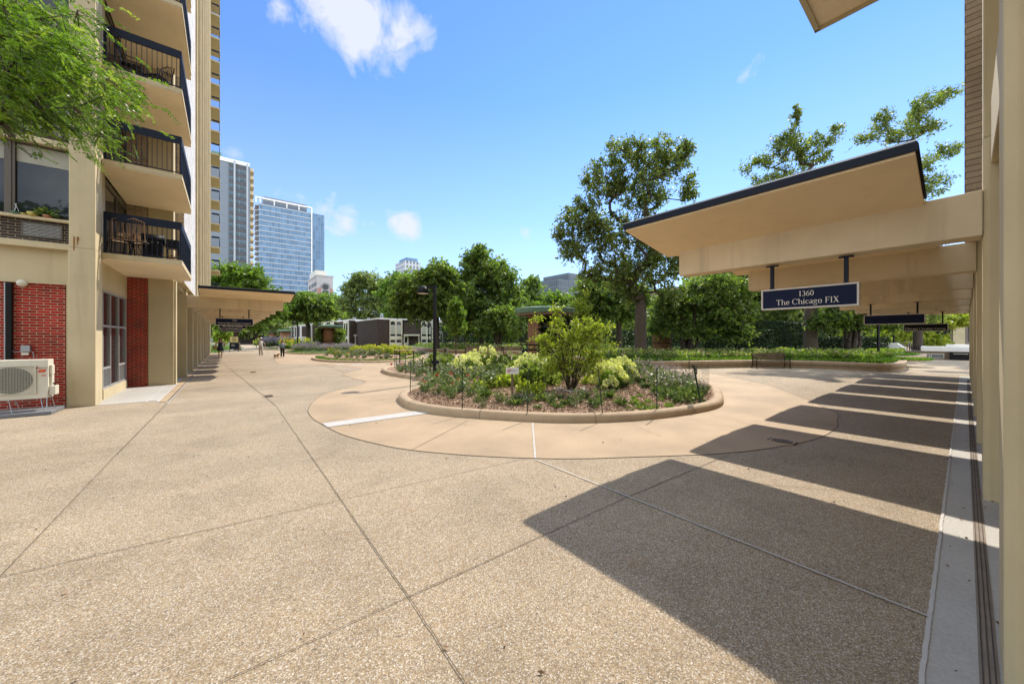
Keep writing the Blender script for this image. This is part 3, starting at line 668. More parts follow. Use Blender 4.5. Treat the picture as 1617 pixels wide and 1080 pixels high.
for a in (90,210,330):
    c=(math.cos(R(a))*.016,math.sin(R(a))*.016); d=(math.cos(R(a))*.016,math.sin(R(a))*.016); n_=(-math.sin(R(a))*.010,math.cos(R(a))*.010)
    cc=(.30+c[0],1.06+c[1]); e.quad((.30,-.006,1.06),(cc[0]+n_[0],-.006,cc[1]+n_[1]),(.30+2*d[0],-.006,1.06+2*d[1]),(cc[0]-n_[0],-.006,cc[1]-n_[1]))
e.build('emblem',M['red'],t); textobj('MITSUBISHI ELECTRIC',.022,M['blacksign'],t,(.385,-.005,1.062),(PI/2,0,0),xs=.55,ext=.001)
e=MB(); e.extr([(.30,.96),(.40,.96),(.43,1.025),(.33,1.025)],'y',-.006,-.002); e.build('badge',M['red'],t); textobj('H2i',.05,M['yellowpaint'],t,(.365,-.008,.993),(PI/2,0,0),xs=.8,ext=.001)
e=MB()
for q in range(3): e.box(.35,-.004,.87+q*.018,.42,-.002,.875+q*.018)
e.build('warning_label',M['red'],t)
p=thing('equipment_pad','grey plastic pad under the outdoor air conditioner','pad',(-3.65,13.3,0)); MB().box(-.65,-.42,.005,.52,.5,.085).build('slab',M['pad'],p,bevel=.01)
t=thing('downpipe','black downpipe fixed to the red brick wall','pipe',(-4.04,14.05,0)); MB().box(-.05,-.04,1.15,.04,.045,3.05).build('pipe',M['black'],t,bevel=.01); MB().tube([(-.06,-.03,1.15),(-.06,-.03,3.05)],.014,8).build('conduit',M['galv'],t)
t=thing('junction_box','small grey electrical box with cables on the red brick above the air conditioner','electrical box',(-3.80,14.05,0)); MB().box(-.07,-.05,1.40,.07,.045,1.56).build('box',M['galv'],t,bevel=.006)
MB().box(-.06,-.055,1.33,.05,-.03,1.39).build('cover',M['unit'],t); MB().tube([(-.07,0,1.42),(-.13,0,1.40),(-.2,0,1.42)],.008,6).tube([(.07,0,1.42),(.11,-.02,1.38),(.13,-.05,1.25)],.010,6).build('cable',M['galv'],t)
t=thing('floodlight','small round floodlight at the top of the red brick wall','light',(-3.86,14.0,3.02)); MB().lathe([(.05,0),(.085,.03),(.09,.06),(.07,.10),(.03,.12)],n=16).build('lamp_head',M['unit'],t,smooth=True).rotation_euler=(R(-60),0,0)
MB().box(-.02,.02,.0,.02,.1,.06).build('bracket',M['galv'],t)
# things on the window sill
for x,lab,m,r,h in ((-3.72,'yellow green flower pot on the window sill','yellowpot',.10,.09),(-3.85,'small olive dish on the window sill left of the yellow pot','yellowpot',.07,.04),(-3.97,'dark green dish holding a looped figurine on the window sill','greenpot',.09,.05),(-3.50,'terracotta pot with leafy plant behind the window glass','terra',.08,.07)):
    t=thing('plant_pot' if 'pot' in lab else 'dish',lab,'pot' if 'pot' in lab else 'dish',(x+.02,14.05,4.69)); MB().lathe([(r*.75,0),(r,h),(r*.9,h),(r*.8,h*.7)],n=20).build('pot',M[m],t,smooth=True)
    if m=='greenpot': MB().tube([(0.03*math.sin(q*.7)+(.03 if q>4 else -.03),0,.05+.2*math.sin(q/10*PI)) for q in range(11)],.006,6).build('figurine',M['metalsilver'],t)
    if m=='terra':
        C=np.zeros((70,3))+[0,0,h]; D=RS.normal(size=(70,3))*[1,.6,.7]+[0,0,.6]; V,Fq=leaves(C+D*.05,D,.13,.35); npmesh('foliage',V,Fq,M['leafB'],t,np.repeat(RS.uniform(size=70),4))
# balcony furniture
def bistro(x,y,z,lab):
    t=thing('bistro_table',lab,'table',(x,y,z)); MB().lathe([(.36,.70),(.37,.72),(.35,.74),(0.01,.745)],n=24).build('table_top',M['copper_brown'],t)
    b=MB()
    for a in (0,120,240): c,s=math.cos(R(a)),math.sin(R(a)); b.tube([(c*.05,s*.05,.70),(c*.08,s*.08,.4),(c*.25,s*.25,.0)],.012,6); b.tube([(c*.3,s*.3,.70),(c*.1,s*.1,.5)],.008,6)
    b.build('table_legs',M['black'],t)
M['copper_brown']=flat('bronze table top',(.32,.20,.13),.3,.6)
def chair(x,y,z,rz,lab,mat='black',lounge=False,grp=None):
    t=thing('metal_chair',lab,'chair',(x,y,z),rz,grp); b=MB(); h=.42
    for sx in (-.21,.21):
        for sy in (-.2,.2): b.tube([(sx*1.1,sy*1.15,0),(sx,sy,h)],.012,6)
    b.tube([(-.21,-.2,.62),(-.24,.2,.62)],.012,6).tube([(.21,-.2,.62),(.24,.2,.62)],.012,6).tube([(-.21,-.2,h),(-.21,-.2,.62)],.011,6).tube([(.21,-.2,h),(.21,-.2,.62)],.011,6)
    b.tube([(-.21,-.2,h-.01),(.21,-.2,h-.01)],.011,6).tube([(-.21,.2,h-.01),(.21,.2,h-.01)],.011,6).tube([(-.21,-.2,h-.01),(-.21,.2,h-.01)],.011,6).tube([(.21,-.2,h-.01),(.21,.2,h-.01)],.011,6); b.build('chair_frame',M['black'],t); MB().box(-.22,-.21,h,.22,.21,h+.03).build('seat',M[mat],t,bevel=.01)
    k=MB(); k.tube([(-.21,.2,h),(-.22,.3,.95),(0,.31,1.03),(.22,.3,.95),(.21,.2,h)],.013,6)
    for q in range(-3,4): k.tube([(q*.05,.21,h),(q*.05,.30,1.0)],.006,5)
    k.build('backrest',M[mat],t)
B1=4.03
bistro(-2.15,15.25,B1,'round bronze topped bistro table on the lowest balcony')
chair(-2.35,14.75,B1,R(200),'metal bistro chair with bronze seat at the left end of the lowest balcony','copper_brown')
chair(-2.0,14.7,B1,R(170),'metal bistro chair with bronze seat in front of the bistro table on the lowest balcony','copper_brown')
t=thing('barbecue_grill','black barbecue grill with steel knobs on the lowest balcony','grill',(-1.72,14.95,B1),R(0)); MB().box(-.2,-.2,.05,.2,.2,.55).build('cabinet',M['black'],t,bevel=.01)
b=MB(); b.lathe([(.0001,-.24),(.17,-.24),(.17,.24),(.0001,.24)],n=20); b.v=[(z,x*.95,.62+y*.9) for x,y,z in b.v]; b.build('lid',M['black'],t,smooth=True); b=MB()
for q in (-.12,0,.12): b.lathe([(.025,0),(.02,.03)],n=10); b.v[-20:]=[(x+q,-.2-z,y+.50) for x,y,z in b.v[-20:]]
b.build('knobs',M['metalsilver'],t); MB().box(.205,-.18,.46,.42,.16,.49).build('side_shelf',M['black'],t)
t=thing('folding_side_table','small black box shaped side table at the right end of the lowest balcony','side table',(-1.28,14.75,B1)); MB().box(-.14,-.14,.36,.14,.14,.62).build('box',M['black'],t,bevel=.01)
b=MB(); [b.box(sx*.12-.012,sy*.12-.012,0,sx*.12+.012,sy*.12+.012,.36) for sx in (-1,1) for sy in (-1,1)]; b.build('legs',M['black'],t)
B3=4.03+2.53*2
chair(-2.15,14.95,B3,R(90),'dark metal folding chair on the third balcony up',grp=None); chair(-1.65,15.1,B3,R(-40),'dark curved arm lounge chair on the third balcony up')
t=thing('storage_chest','brown storage chest on the third balcony up','chest',(-2.5,15.3,B3)); MB().box(-.15,-.4,0,.35,.4,.5).build('chest_body',M['bronze'],t,bevel=.01); MB().box(-.16,-.41,.5,.36,.41,.54).build('lid',M['wood'],t,bevel=.01)
fl=thing('potted_flowers','small pot of red and green flowers at the corner of the lowest balcony','plant',(-1.3,14.62,B1)); MB().lathe([(.06,0),(.08,.1)],n=12).build('pot',M['terra'],fl)
C=RS.normal(size=(60,3))*[.08,.03,.03]+[0,0,.13]; V,Fq=leaves(C,RS.normal(size=(60,3)),.05); npmesh('foliage',V,Fq,M['leafB'],fl,np.repeat(RS.uniform(size=60),4))
C=RS.normal(size=(20,3))*[.08,.03,.02]+[0,-.01,.16]; V,Fq=leaves(C,RS.normal(size=(20,3)),.03); npmesh('blooms',V,Fq,M['flowerR'],fl,np.repeat(RS.uniform(size=20),4))
# ------------------------------------------------------------------ planters
ISL=[(3.55,9.15),(3.50,8.33),(3.8,7.28),(4.62,6.01),(5.49,5.02),(6.66,4.31),(8.1,3.90),(9.61,3.80),(11.07,4.28),(12.9,5.2),(14.3,6.6),(15.3,8.9),(15.4,11.5),(15.6,14),(15,16.8),(13,18.6),(10.8,19.3),(8.8,19.9),(7.2,19.9),(6.35,19.0),(5.95,17.6),(5.85,16.2),(6.0,14.9),(6.1,13.6),(5.95,12.7),(5.40,11.85),(4.5,10.9),(3.85,10.1)]
isl=ccw(catmull(ISL,True,5))
KP=[(0,0),(-.0,.05),(.008,.11),(.04,.155),(.08,.172),(.17,.175),(.22,.16),(.25,.14),(.26,.09)]
def planter(name,lab,path,prof,mat='kerb'):
    cx=sum(p[0] for p in path)/len(path); cy=sum(p[1] for p in path)/len(path)
    t=thing(name,lab,'planter',(cx,cy,0)); b=MB(); sweep(b,path,prof,True); o=b.build('kerb',M[mat],t,True,smooth=True)
    j=MB(); n=len(path)
    for i in range(4,n,9):
        pr=[(d-.003,z+.003) for d,z in prof]; A=offset(path,0)
        P=path[i]; Q=path[(i+1)%n]; tx,ty=Q[0]-P[0],Q[1]-P[1]; L=math.hypot(tx,ty); tx/=L;ty/=L; nx,ny=-ty,tx
        vs=[];w=.006
        for d,z in pr:
            for s in (-1,1): vs.append((P[0]+nx*d+tx*w*s,P[1]+ny*d+ty*w*s,z+.001))
        j._add(vs,[(2*k,2*k+1,2*k+3,2*k+2) for k in range(len(pr)-1)])
    j.build('kerb_joints',M['joint'],t,True); return t
planter('planter_kerb','rounded tan concrete kerb of the scalloped island bed in the middle',isl,KP)
P2=ccw(catmull([(5.56,33.96),(5.2,31),(5.66,27.98),(7.57,25.65),(10.1,25.28),(11.9,26.9),(14.0,30.5),(14.6,34),(13,37.5),(10,38.6),(7,37.3)],True,6))
P3=ccw(catmull([(5.0,49.5),(5.1,45.5),(6.2,42),(8.5,40.8),(12,41.5),(15,44),(15.6,49),(13,53.5),(9,54.8),(6.2,53)],True,6))
P4=ccw(catmull([(4.0,66),(4.2,60),(7,57.5),(11,58.5),(13,63),(11,69),(7,70.5)],True,6))
for P,l in ((P2,'low concrete kerb of the oval grass edged bed beyond the island'),(P3,'low concrete kerb of the lavender bed behind the oval bed'),(P4,'low concrete kerb of the farthest flower bed by the small green roofs')):
    planter('planter_kerb',l,P,[(d,z*.8) for d,z in KP])
RW=[W(640,54),W(660,47),W(700,41),W(750,37.5),W(795,36),W(860,34.5),W(890,28),W(920,23.5),W(960,20.6),W(1000,20),W(1050,20),W(1100,20.3),W(1150,20.7),W(1195,20.9),W(1240,20.7),W(1300,20),W(1360,18.8),W(1400,18.2),W(1424,18.6),W(1432,20),W(1428,22.5),W(1400,25),W(1400,60),W(1150,95),W(800,110),W(660,75)]
rw=ccw(catmull(RW,True,6)); WP=[(.05,0),(.05,.20),(.0,.21),(.0,.40),(.02,.425),(.38,.425),(.39,.30)]
planter('retaining_wall','long low curved tan concrete wall of the raised garden on the right',rw,WP)
R2=ccw(catmull([W(1385,26.5),W(1420,25.6),W(1450,25.8),W(1461,27.2),W(1462,29),W(1440,31.5),W(1380,33),W(1330,31),W(1340,27.5)],True,6))
planter('retaining_wall','second low curved planter wall further right, beyond the end of the first garden wall',R2,WP)
def seg_dist(px,py,path):
    P=np.array(path); d=np.hypot(P[None,:,0]-px[:,None],P[None,:,1]-py[:,None]); return d.min(1)
def bedmesh(name,path,z0,h,step,mat,ins=.12,label=None):
    xs=[p[0] for p in path]; ys=[p[1] for p in path]; nx=int((max(xs)-min(xs))/step)+2; ny=int((max(ys)-min(ys))/step)+2
    X=min(xs)+np.arange(nx)*step; Y=min(ys)+np.arange(ny)*step; XX,YY=np.meshgrid(X,Y,indexing='ij'); d=seg_dist(XX.ravel(),YY.ravel(),path).reshape(nx,ny)
    I=np.array([[inside(X[i],Y[j],path) for j in range(ny)] for i in range(nx)])
    Z=z0+h*(1-np.exp(-np.maximum(d-.3,0)/1.4))+RS.normal(size=d.shape)*.012
    ok=I&(d>ins); idx=-np.ones((nx,ny),int); idx[ok]=np.arange(ok.sum()); V=np.stack([XX[ok],YY[ok],Z[ok]],1)
    Fq=[(idx[i,j],idx[i+1,j],idx[i+1,j+1],idx[i,j+1]) for i in range(nx-1) for j in range(ny-1) if idx[i,j]>=0 and idx[i+1,j]>=0 and idx[i+1,j+1]>=0 and idx[i,j+1]>=0]
    o=npmesh(name,V,np.array(Fq),mat,smooth=True); return tag(o,label,None,None,'structure')
def bz(x,y,path=isl,z0=.14,h=.14):
    return z0+h*(1-math.exp(-max(float(seg_dist(np.array([x]),np.array([y]),path)[0])-.3,0)/1.4))
bedmesh('soil',isl,.14,.14,.12,M['soil'],.14)
bedmesh('soil',P2,.12,.25,.3,M['soil']); bedmesh('soil',P3,.12,.2,.4,M['lawn']); bedmesh('soil',P4,.12,.2,.5,M['lawn'],.2)
fillpoly('soil',offset(rw,.3),.40,M['lawn']); fillpoly('soil',offset(R2,.3),.40,M['lawn'])
lawn=[(-30,52),(-1.6,52),(-.3,54),(-.6,62),(2.2,75),(1,120),(-60,160)]
fillpoly('lawn',lawn,.02,M['lawn'])
# bark chips
def scatter_in(path,n,fn=None,rng=RS):
    xs=[p[0] for p in path]; ys=[p[1] for p in path]; o=[]
    while len(o)<n:
        x=rng.uniform(min(xs),max(xs)); y=rng.uniform(min(ys),max(ys))
        if inside(x,y,path) and (fn is None or fn(x,y)): o.append((x,y))
    return o
inner=offset(isl,.29)
pts=np.array(scatter_in(inner,42000,lambda x,y: x+y*.9<17.5 and random.random()<1.3/(1+((x-6)**2+(y-5)**2)*.03)))
dd=seg_dist(pts[:,0],pts[:,1],isl[::3]); zz=.155+.14*(1-np.exp(-np.maximum(dd-.3,0)/1.4))
C=np.column_stack([pts,zz+RS.uniform(-.005,.012,size=len(pts))]); D=RS.normal(size=C.shape)*[1,1,.35]
V,Fq=leaves(C,D,.042,.42,.0,0,RS,.7); npmesh('bark_mulch',V,Fq,M['chip'],None,np.repeat(RS.uniform(size=len(pts))**1.3,4))
bpy.data.objects['bark_mulch']['kind']='stuff'
def grassbelt(name,path,d0,d1,dens,z,h,mat='grass',w=.35,clip=None,label=None):
    n0=len(path); A=offset(path,d0); B=offset(path,d1); per=sum(math.dist(path[i],path[(i+1)%n0]) for i in range(n0)); n=int(per*abs(d1-d0)*dens); C=[]
    for _ in range(n):
        i=RS.randint(n0); f=RS.uniform(); s=RS.uniform(); a=A[i];b=A[(i+1)%n0];c=B[i];d=B[(i+1)%n0]
        x=(a[0]*(1-f)+b[0]*f)*(1-s)+(c[0]*(1-f)+d[0]*f)*s; y=(a[1]*(1-f)+b[1]*f)*(1-s)+(c[1]*(1-f)+d[1]*f)*s
        if clip is None or clip(x,y): C.append((x,y,z))
    C=np.array(C); D=RS.normal(size=C.shape)*[.5,.5,.2]+[0,0,1]; V,Fq=leaves(C,D,h,w,.2)
    return tag(npmesh(name,V,Fq,M[mat],None,np.repeat(RS.uniform(size=len(C)),4)),label,None,None,'stuff')
grassbelt('grass',P2,.3,.95,420,.12,.12,clip=lambda x,y:y<34)
grassbelt('grass',P3,.3,1.0,160,.12,.14,clip=lambda x,y:y<47)
grassbelt('grass',rw,.4,1.3,230,.40,.16,clip=lambda x,y:x>12 and y<38 and math.hypot(x,y)<48)
grassbelt('grass',R2,.4,1.6,160,.40,.16,clip=lambda x,y:True)
pl=scatter_in([(-1.8,52),(-.4,54),(-.8,62),(2,72),(0,85),(-20,85),(-20,52)],14000); C=np.column_stack([np.array(pl),np.full(len(pl),.02)]); V,Fq=leaves(C,RS.normal(size=C.shape)*[.5,.5,.2]+[0,0,1],.16,.5); tag(npmesh('grass',V,Fq,M['grass'],None,np.repeat(RS.uniform(size=len(C)),4)),None,kind='stuff')
# ------------------------------------------------------------------ plant library (each plant is an object of its own)
def plant_arrays(kind,rng,h=.35,r=.25):
    if kind=='mound':
        n=170; d=rng.normal(size=(n,3)); d[:,2]=abs(d[:,2]); d/=np.linalg.norm(d,axis=1,keepdims=True); C=d*rng.uniform(.35,1,size=(n,1))*[r,r,h]*.85; D=d+rng.normal(size=d.shape)*.4+[0,0,.2]; return leaves(C,D,max(r,h)*.36,.5,.3,0,rng)
    if kind=='grassy':
        n=120; a=rng.uniform(0,2*PI,n); b=rng.uniform(0,.3*r,n); C=np.column_stack([np.cos(a)*b,np.sin(a)*b,np.zeros(n)]); D=np.column_stack([np.cos(a),np.sin(a),rng.uniform(.7,2.6,n)]); return leaves(C,D,h,.10,.45,0,rng)
    if kind=='stalk':
        Cs=[];Ds=[]
        for s in range(14):
            a=rng.uniform(0,2*PI); L=rng.uniform(.5,1)*h; o=np.array([math.cos(a),math.sin(a),0])*r*.3; tip=o*2.6+[0,0,L]
            for q in range(13):
                f=(q+1)/13; p=o*(1-f)+tip*f; Cs.append(p); Ds.append(np.append(rng.normal(size=2),.5))
        return leaves(np.array(Cs),np.array(Ds),r*.42,.38,.3,0,rng)
    if kind=='rosette':
        n=70; a=rng.uniform(0,2*PI,n); e=rng.uniform(.1,1.2,n); C=np.zeros((n,3)); C[:,0]=np.cos(a)*r*.15; C[:,1]=np.sin(a)*r*.15; C[:,2]=.01; D=np.column_stack([np.cos(a),np.sin(a),e]); return leaves(C,D,r*.9,.5,.4,0,rng)
    if kind=='spike':
        Cs=[];Ds=[]
        for s in range(26):
            a=rng.uniform(0,2*PI); L=rng.uniform(.6,1)*h; o=np.array([math.cos(a),math.sin(a),0])*r*.2; tip=o*4.2+[0,0,L]
            for q in range(7): f=(q+1)/12; Cs.append(o*(1-f)+tip*f); Ds.append(np.append(rng.normal(size=2),.9))
        return leaves(np.array(Cs),np.array(Ds),r*.34,.25,.2,0,rng)
LIB={}
def plib(key,kind,mat,h,r,fl=None,nf=0,fs=.03,nvar=3):
    LIB[key]=[]
    for q in range(nvar):
        rng=np.random.RandomState(hash_(key)+q); V,Fq=plant_arrays(kind,rng,h,r); rn=np.repeat(rng.uniform(size=len(Fq)),4); mats=[M[mat]]; mi=np.zeros(len(Fq),int)
        if fl:
            a=rng.uniform(0,2*PI,nf); rr=rng.uniform(0,1,nf)**.6*r*.95; C=np.column_stack([np.cos(a)*rr,np.sin(a)*rr,h*(1.02-.3*(rr/r)**2)*rng.uniform(.85,1.1,nf)])
            if kind=='spike':
                C=np.repeat(C,7,axis=0); C[:,2]-=rng.uniform(0,.35,len(C))*h; C[:,:2]+=rng.normal(size=(len(C),2))*fs*.3
            else: C=np.repeat(C,6,axis=0)+rng.normal(size=(nf*6,3))*fs*.25
            V2,F2=leaves(C,rng.normal(size=C.shape)+[0,0,.5],fs,.7,.1,0,rng); F2=F2+len(V); V=np.vstack([V,V2]); Fq=np.vstack([Fq,F2]); rn=np.concatenate([rn,np.repeat(rng.uniform(size=len(F2)),4)]); mats.append(M[fl]); mi=np.concatenate([mi,np.ones(len(F2),int)])
        o=npmesh('plant',V,Fq,mats,None,rn,mi); me=o.data; bpy.data.objects.remove(o); LIB[key].append(me)
def hash_(s): return sum(ord(c)*(i+1) for i,c in enumerate(s))%100000
plib('mound','mound','leafP',.26,.19); plib('moundY','mound','leafY',.42,.28,nvar=3); plib('moundD','mound','leafA',.5,.35)
plib('grassy','grassy','leafS',.30,.16); plib('grassyG','grassy','leafP',.32,.16); plib('stalk','stalk','leafP',.44,.22); plib('stalkS','stalk','leafS',.45,.25,'flowerP',8,.03)
plib('stalkR','stalk','leafP',.45,.25,'flowerR',2,.05); plib('rosette','mound','leafC',.13,.14); plib('rosetteG','rosette','leafB',.18,.22); plib('spike','spike','leafS',.5,.35,'flowerP',22,.035); plib('bigspike','spike','leafS',.95,.7,'flowerP',60,.06)
plib('coneO','stalk','leafS',.55,.4,'flowerO',12,.06); plib('coneG','stalk','leafC',.55,.4,'flowerG',8,.07); plib('cover','mound','leafB',.45,.5,'flowerO',6,.07); plib('coverY','mound','leafC',.5,.5,'flowerY',10,.08); plib('coverS','mound','leafS',.5,.5,'flowerW',4,.06)
def plant(key,x,y,z,s,label,group,name='perennial_plant',cat='plant'):
    me=random.choice(LIB[key]); o=bpy.data.objects.new(name,me); o.location=(x,y,z); o.rotation_euler=(0,0,random.uniform(0,6.28)); k=s*random.uniform(.85,1.15); o.scale=(k,k,k*random.uniform(.85,1.15)); link(o)
    return tag(o,label,cat,group)
def plant_px(key,u,v,s,label,group,**k):
    x,y=G(u,v,.24); z=bz(x,y); x,y=G(u,v,z+.02); return plant(key,x,y,z-.01,s,label,group,**k)
# placed by where they stand in the bed
gB='blanket flowers and daisies in the left part of the island bed'
for (u,v,key,s) in [(672,618,'stalkR',1.0),(690,622,'stalk',1.1),(703,612,'stalkR',1.1),(712,628,'stalk',1.0),(725,618,'stalkR',1.1),(740,625,'stalk',.9),(752,636,'stalk',.7),(765,628,'grassyG',1),(690,606,'stalkR',1.1),(715,604,'stalkS',1.2),(735,606,'stalkR',1.2),(752,612,'stalk',1.2),(700,600,'stalkS',1.3),(722,596,'stalkS',1.3),(745,598,'stalkS',1.3),(765,604,'stalkR',1.2),(708,622,'grassyG',1.1),(730,612,'grassy',1.1),(758,620,'stalk',1.),(772,612,'stalkS',1.1),(680,610,'stalkS',1.),(790,606,'stalkS',1.2),(765,594,'stalk',1.4),(785,598,'stalk',1.4),(696,592,'stalkS',1.4),(718,588,'stalkS',1.4),(742,588,'stalk',1.4),(763,642,'stalk',.6)]:
    plant_px(key,u,v,s,'leafy flowering perennial between the lamp post and the small sign in the island bed',gB)
for i,(u,v,s) in enumerate([(770,612,1.1),(757,616,.9),(828,618,1.0),(842,622,.9),(812,608,1.2),(850,615,.7),(783,606,1.0),(796,610,.9),(930,606,.9),(945,604,.7),(800,596,1.1)]):
    plant_px('moundY',u,v,s,['yellow green leafy shrub low in the island bed left of the small sign','yellow green leafy shrub low in the island bed right of the small sign'][int(u>806)],'yellow green low shrubs around the small garden sign',name='low_shrub',cat='shrub')
for (u,v,key,s,l) in [(803,638,'stalk',.6,0),(815,640,'grassyG',.7,0),(790,634,'stalk',.7,0),(833,636,'stalkS',.7,0),(820,632,'grassy',.8,0),(855,632,'moundD',.55,0),(868,636,'stalk',.7,0),(880,644,'grassyG',.7,1),(872,640,'stalk',.7,1),(893,638,'grassyG',.8,1),(906,642,'stalk',.7,1),(915,634,'stalk',.6,1),(884,628,'grassy',.6,1),(940,640,'grassyG',.9,1),(948,632,'stalk',.9,1),(940,645,'stalk',.6,1),(962,628,'grassyG',.8,1),(900,630,'mound',.5,1),(925,628,'grassy',.7,1),(848,645,'grassy',.5,0),(980,640,'grassyG',.7,1),(975,634,'stalk',.6,1)]:
    plant_px(key,u,v,s,['small sparse perennial in the mulch just right of the small sign','small sparse perennial in the mulch in front of the large yellow green shrub'][l],'sparse perennials in the front mulch')
for (u,v,s) in [(1003,638,.9),(1012,645,1.1),(1000,630,.9),(1024,636,1.),(1032,645,.9),(1042,632,1.),(1056,642,.9),(1010,625,.9),(995,646,.8)]:
    plant_px('rosette',u,v,s,'small bright rosette plant in the mulch at the right side of the island bed','rosettes in the right mulch')
for (u,v,key,s) in [(1040,622,'mound',1.1),(1055,628,'mound',1.1),(1068,622,'mound',1.2),(1080,634,'mound',1.3),(1090,626,'mound',1.2),(1100,632,'mound',1.2),(1104,620,'mound',1.),(1070,636,'mound',.8),(1085,616,'stalkS',1.1),(1052,612,'stalkS',1.2),(1035,608,'stalkS',1.2),(1020,612,'grassy',1.1),(1066,610,'spike',1.),(1095,612,'spike',1.),(1110,622,'spike',.8),(1075,604,'spike',1.1),(1050,602,'spike',1.2),(1025,600,'spike',1.2),(1000,604,'stalkS',1.2),(985,612,'grassy',1.1),(975,606,'stalk',1.2),(1012,605,'grassy',1.2),(1088,606,'spike',1.),(1010,592,'spike',1.2),(1035,594,'spike',1.2),(1060,597,'spike',1.2),(990,598,'mound',1.2),(1000,590,'moundD',1.1)]:
    plant_px(key,u,v,s,'bushy green perennial in the cluster by the leaning stake in the island bed','perennials at the right end of the island bed')
for (u,v,key,s) in [(632,588,'spike',.9),(645,588,'stalkS',1),(655,590,'spike',1),(665,594,'mound',1.1),(640,584,'mound',1),(655,584,'stalk',1.1),(668,586,'stalk',1.3),(676,590,'mound',1.2),(680,597,'stalkS',1.1),(632,582,'spike',1),(650,580,'stalk',1.2),(670,580,'stalk',1.3),(690,584,'stalk',1.3),(684,602,'stalk',1.)]:
    plant_px(key,u,v,s,'green and purple perennial in the island bed\'s far left lobe near the orange flag','perennials in the left lobe of the island bed')
for (u,v,s) in [(702,582,1.7),(712,586,1.6),(775,588,1.7),(785,592,1.5),(800,590,1.6),(750,584,1.6),(690,578,1.6),(815,596,1.5),(848,606,1.6),(862,606,1.4),(858,598,1.7),(870,600,1.5),(1020,588,1.2),(1005,584,1.2)]:
    plant_px('moundD',u,v,s,'dark green leafy shrub in the middle rows of the island bed','dark green shrubs in the island bed',name='leafy_shrub',cat='shrub')
# hydrangeas
def hydrangea(x,y,z,s,label,group,fl='flowerW',nh=16,seed=0,leaf='leafP'):
    rng=np.random.RandomState(seed+1000); t=thing('hydrangea',label,'shrub',(x,y,z),rng.uniform(0,6),group)
    n=520; d=rng.normal(size=(n,3)); d[:,2]=abs(d[:,2])*1.1; d/=np.linalg.norm(d,axis=1,keepdims=True); C=d*rng.uniform(.3,1,size=(n,1))*[.5*s,.5*s,.70*s]*.85+[0,0,.05]; V,Fq=leaves(C,d+rng.normal(size=d.shape)*.5,.13*s+.03,.55,.3,0,rng); npmesh('foliage',V,Fq,M[leaf],t,np.repeat(rng.uniform(size=n),4))
    for k in range(nh):
        a=k*2.4+rng.uniform(-.3,.3); e=math.asin(min(.99,.18+.8*((k+.5)/nh)))+rng.uniform(-.08,.08); rr_=rng.uniform(.9,1.12)*.60*s; p=np.array([math.cos(a)*math.cos(e)*rr_,math.sin(a)*math.cos(e)*rr_,math.sin(e)*.78*s+.05]); m=80
        q=rng.normal(size=(m,3)); q/=np.linalg.norm(q,axis=1,keepdims=True); C=p*1.08+q*np.array([.062,.062,.085])*(.75+.4*s*rng.uniform(.6,1)); V,Fq=leaves(C,q+rng.normal(size=q.shape)*.6,.06,.95,.0,0,rng); npmesh('flower_head',V,Fq,M[fl],t,np.repeat(rng.uniform(size=m),4))
    return t
def hyd_px(u,v,s,label,fl='flowerW',nh=16,leaf='leafP',seed=0):
    x,y=G(u,v,.28); z=bz(x,y); x,y=G(u,v,z+.02); return hydrangea(x,y,z-.02,s*.86,label,'cream hydrangeas in the island bed',fl,nh,seed+int(u),leaf)
hyd_px(740,593,1.15,'cream flowered hydrangea, leftmost in the island bed near the lamp post',nh=20)
hyd_px(766,588,1.45,'tall cream flowered hydrangea, second from the lamp post',nh=20,leaf='leafA')
hyd_px(752,590,.9,'small cream hydrangea between the two left hydrangeas',nh=8)
hyd_px(838,602,1.2,'cream flowered hydrangea directly behind the small garden sign',nh=26)
hyd_px(812,590,1.15,'pale green flowered hydrangea behind and left of the garden sign one','flowerW',12,'leafS')
hyd_px(962,612,.95,'cream flowered hydrangea at the right foot of the large yellow green shrub',nh=22,leaf='leafC')
hyd_px(980,600,1.0,'cream flowered hydrangea furthest right in the island bed',nh=24)
hyd_px(948,600,1.0,'pale cream hydrangea half hidden behind the large yellow green shrub',nh=14,leaf='leafS')
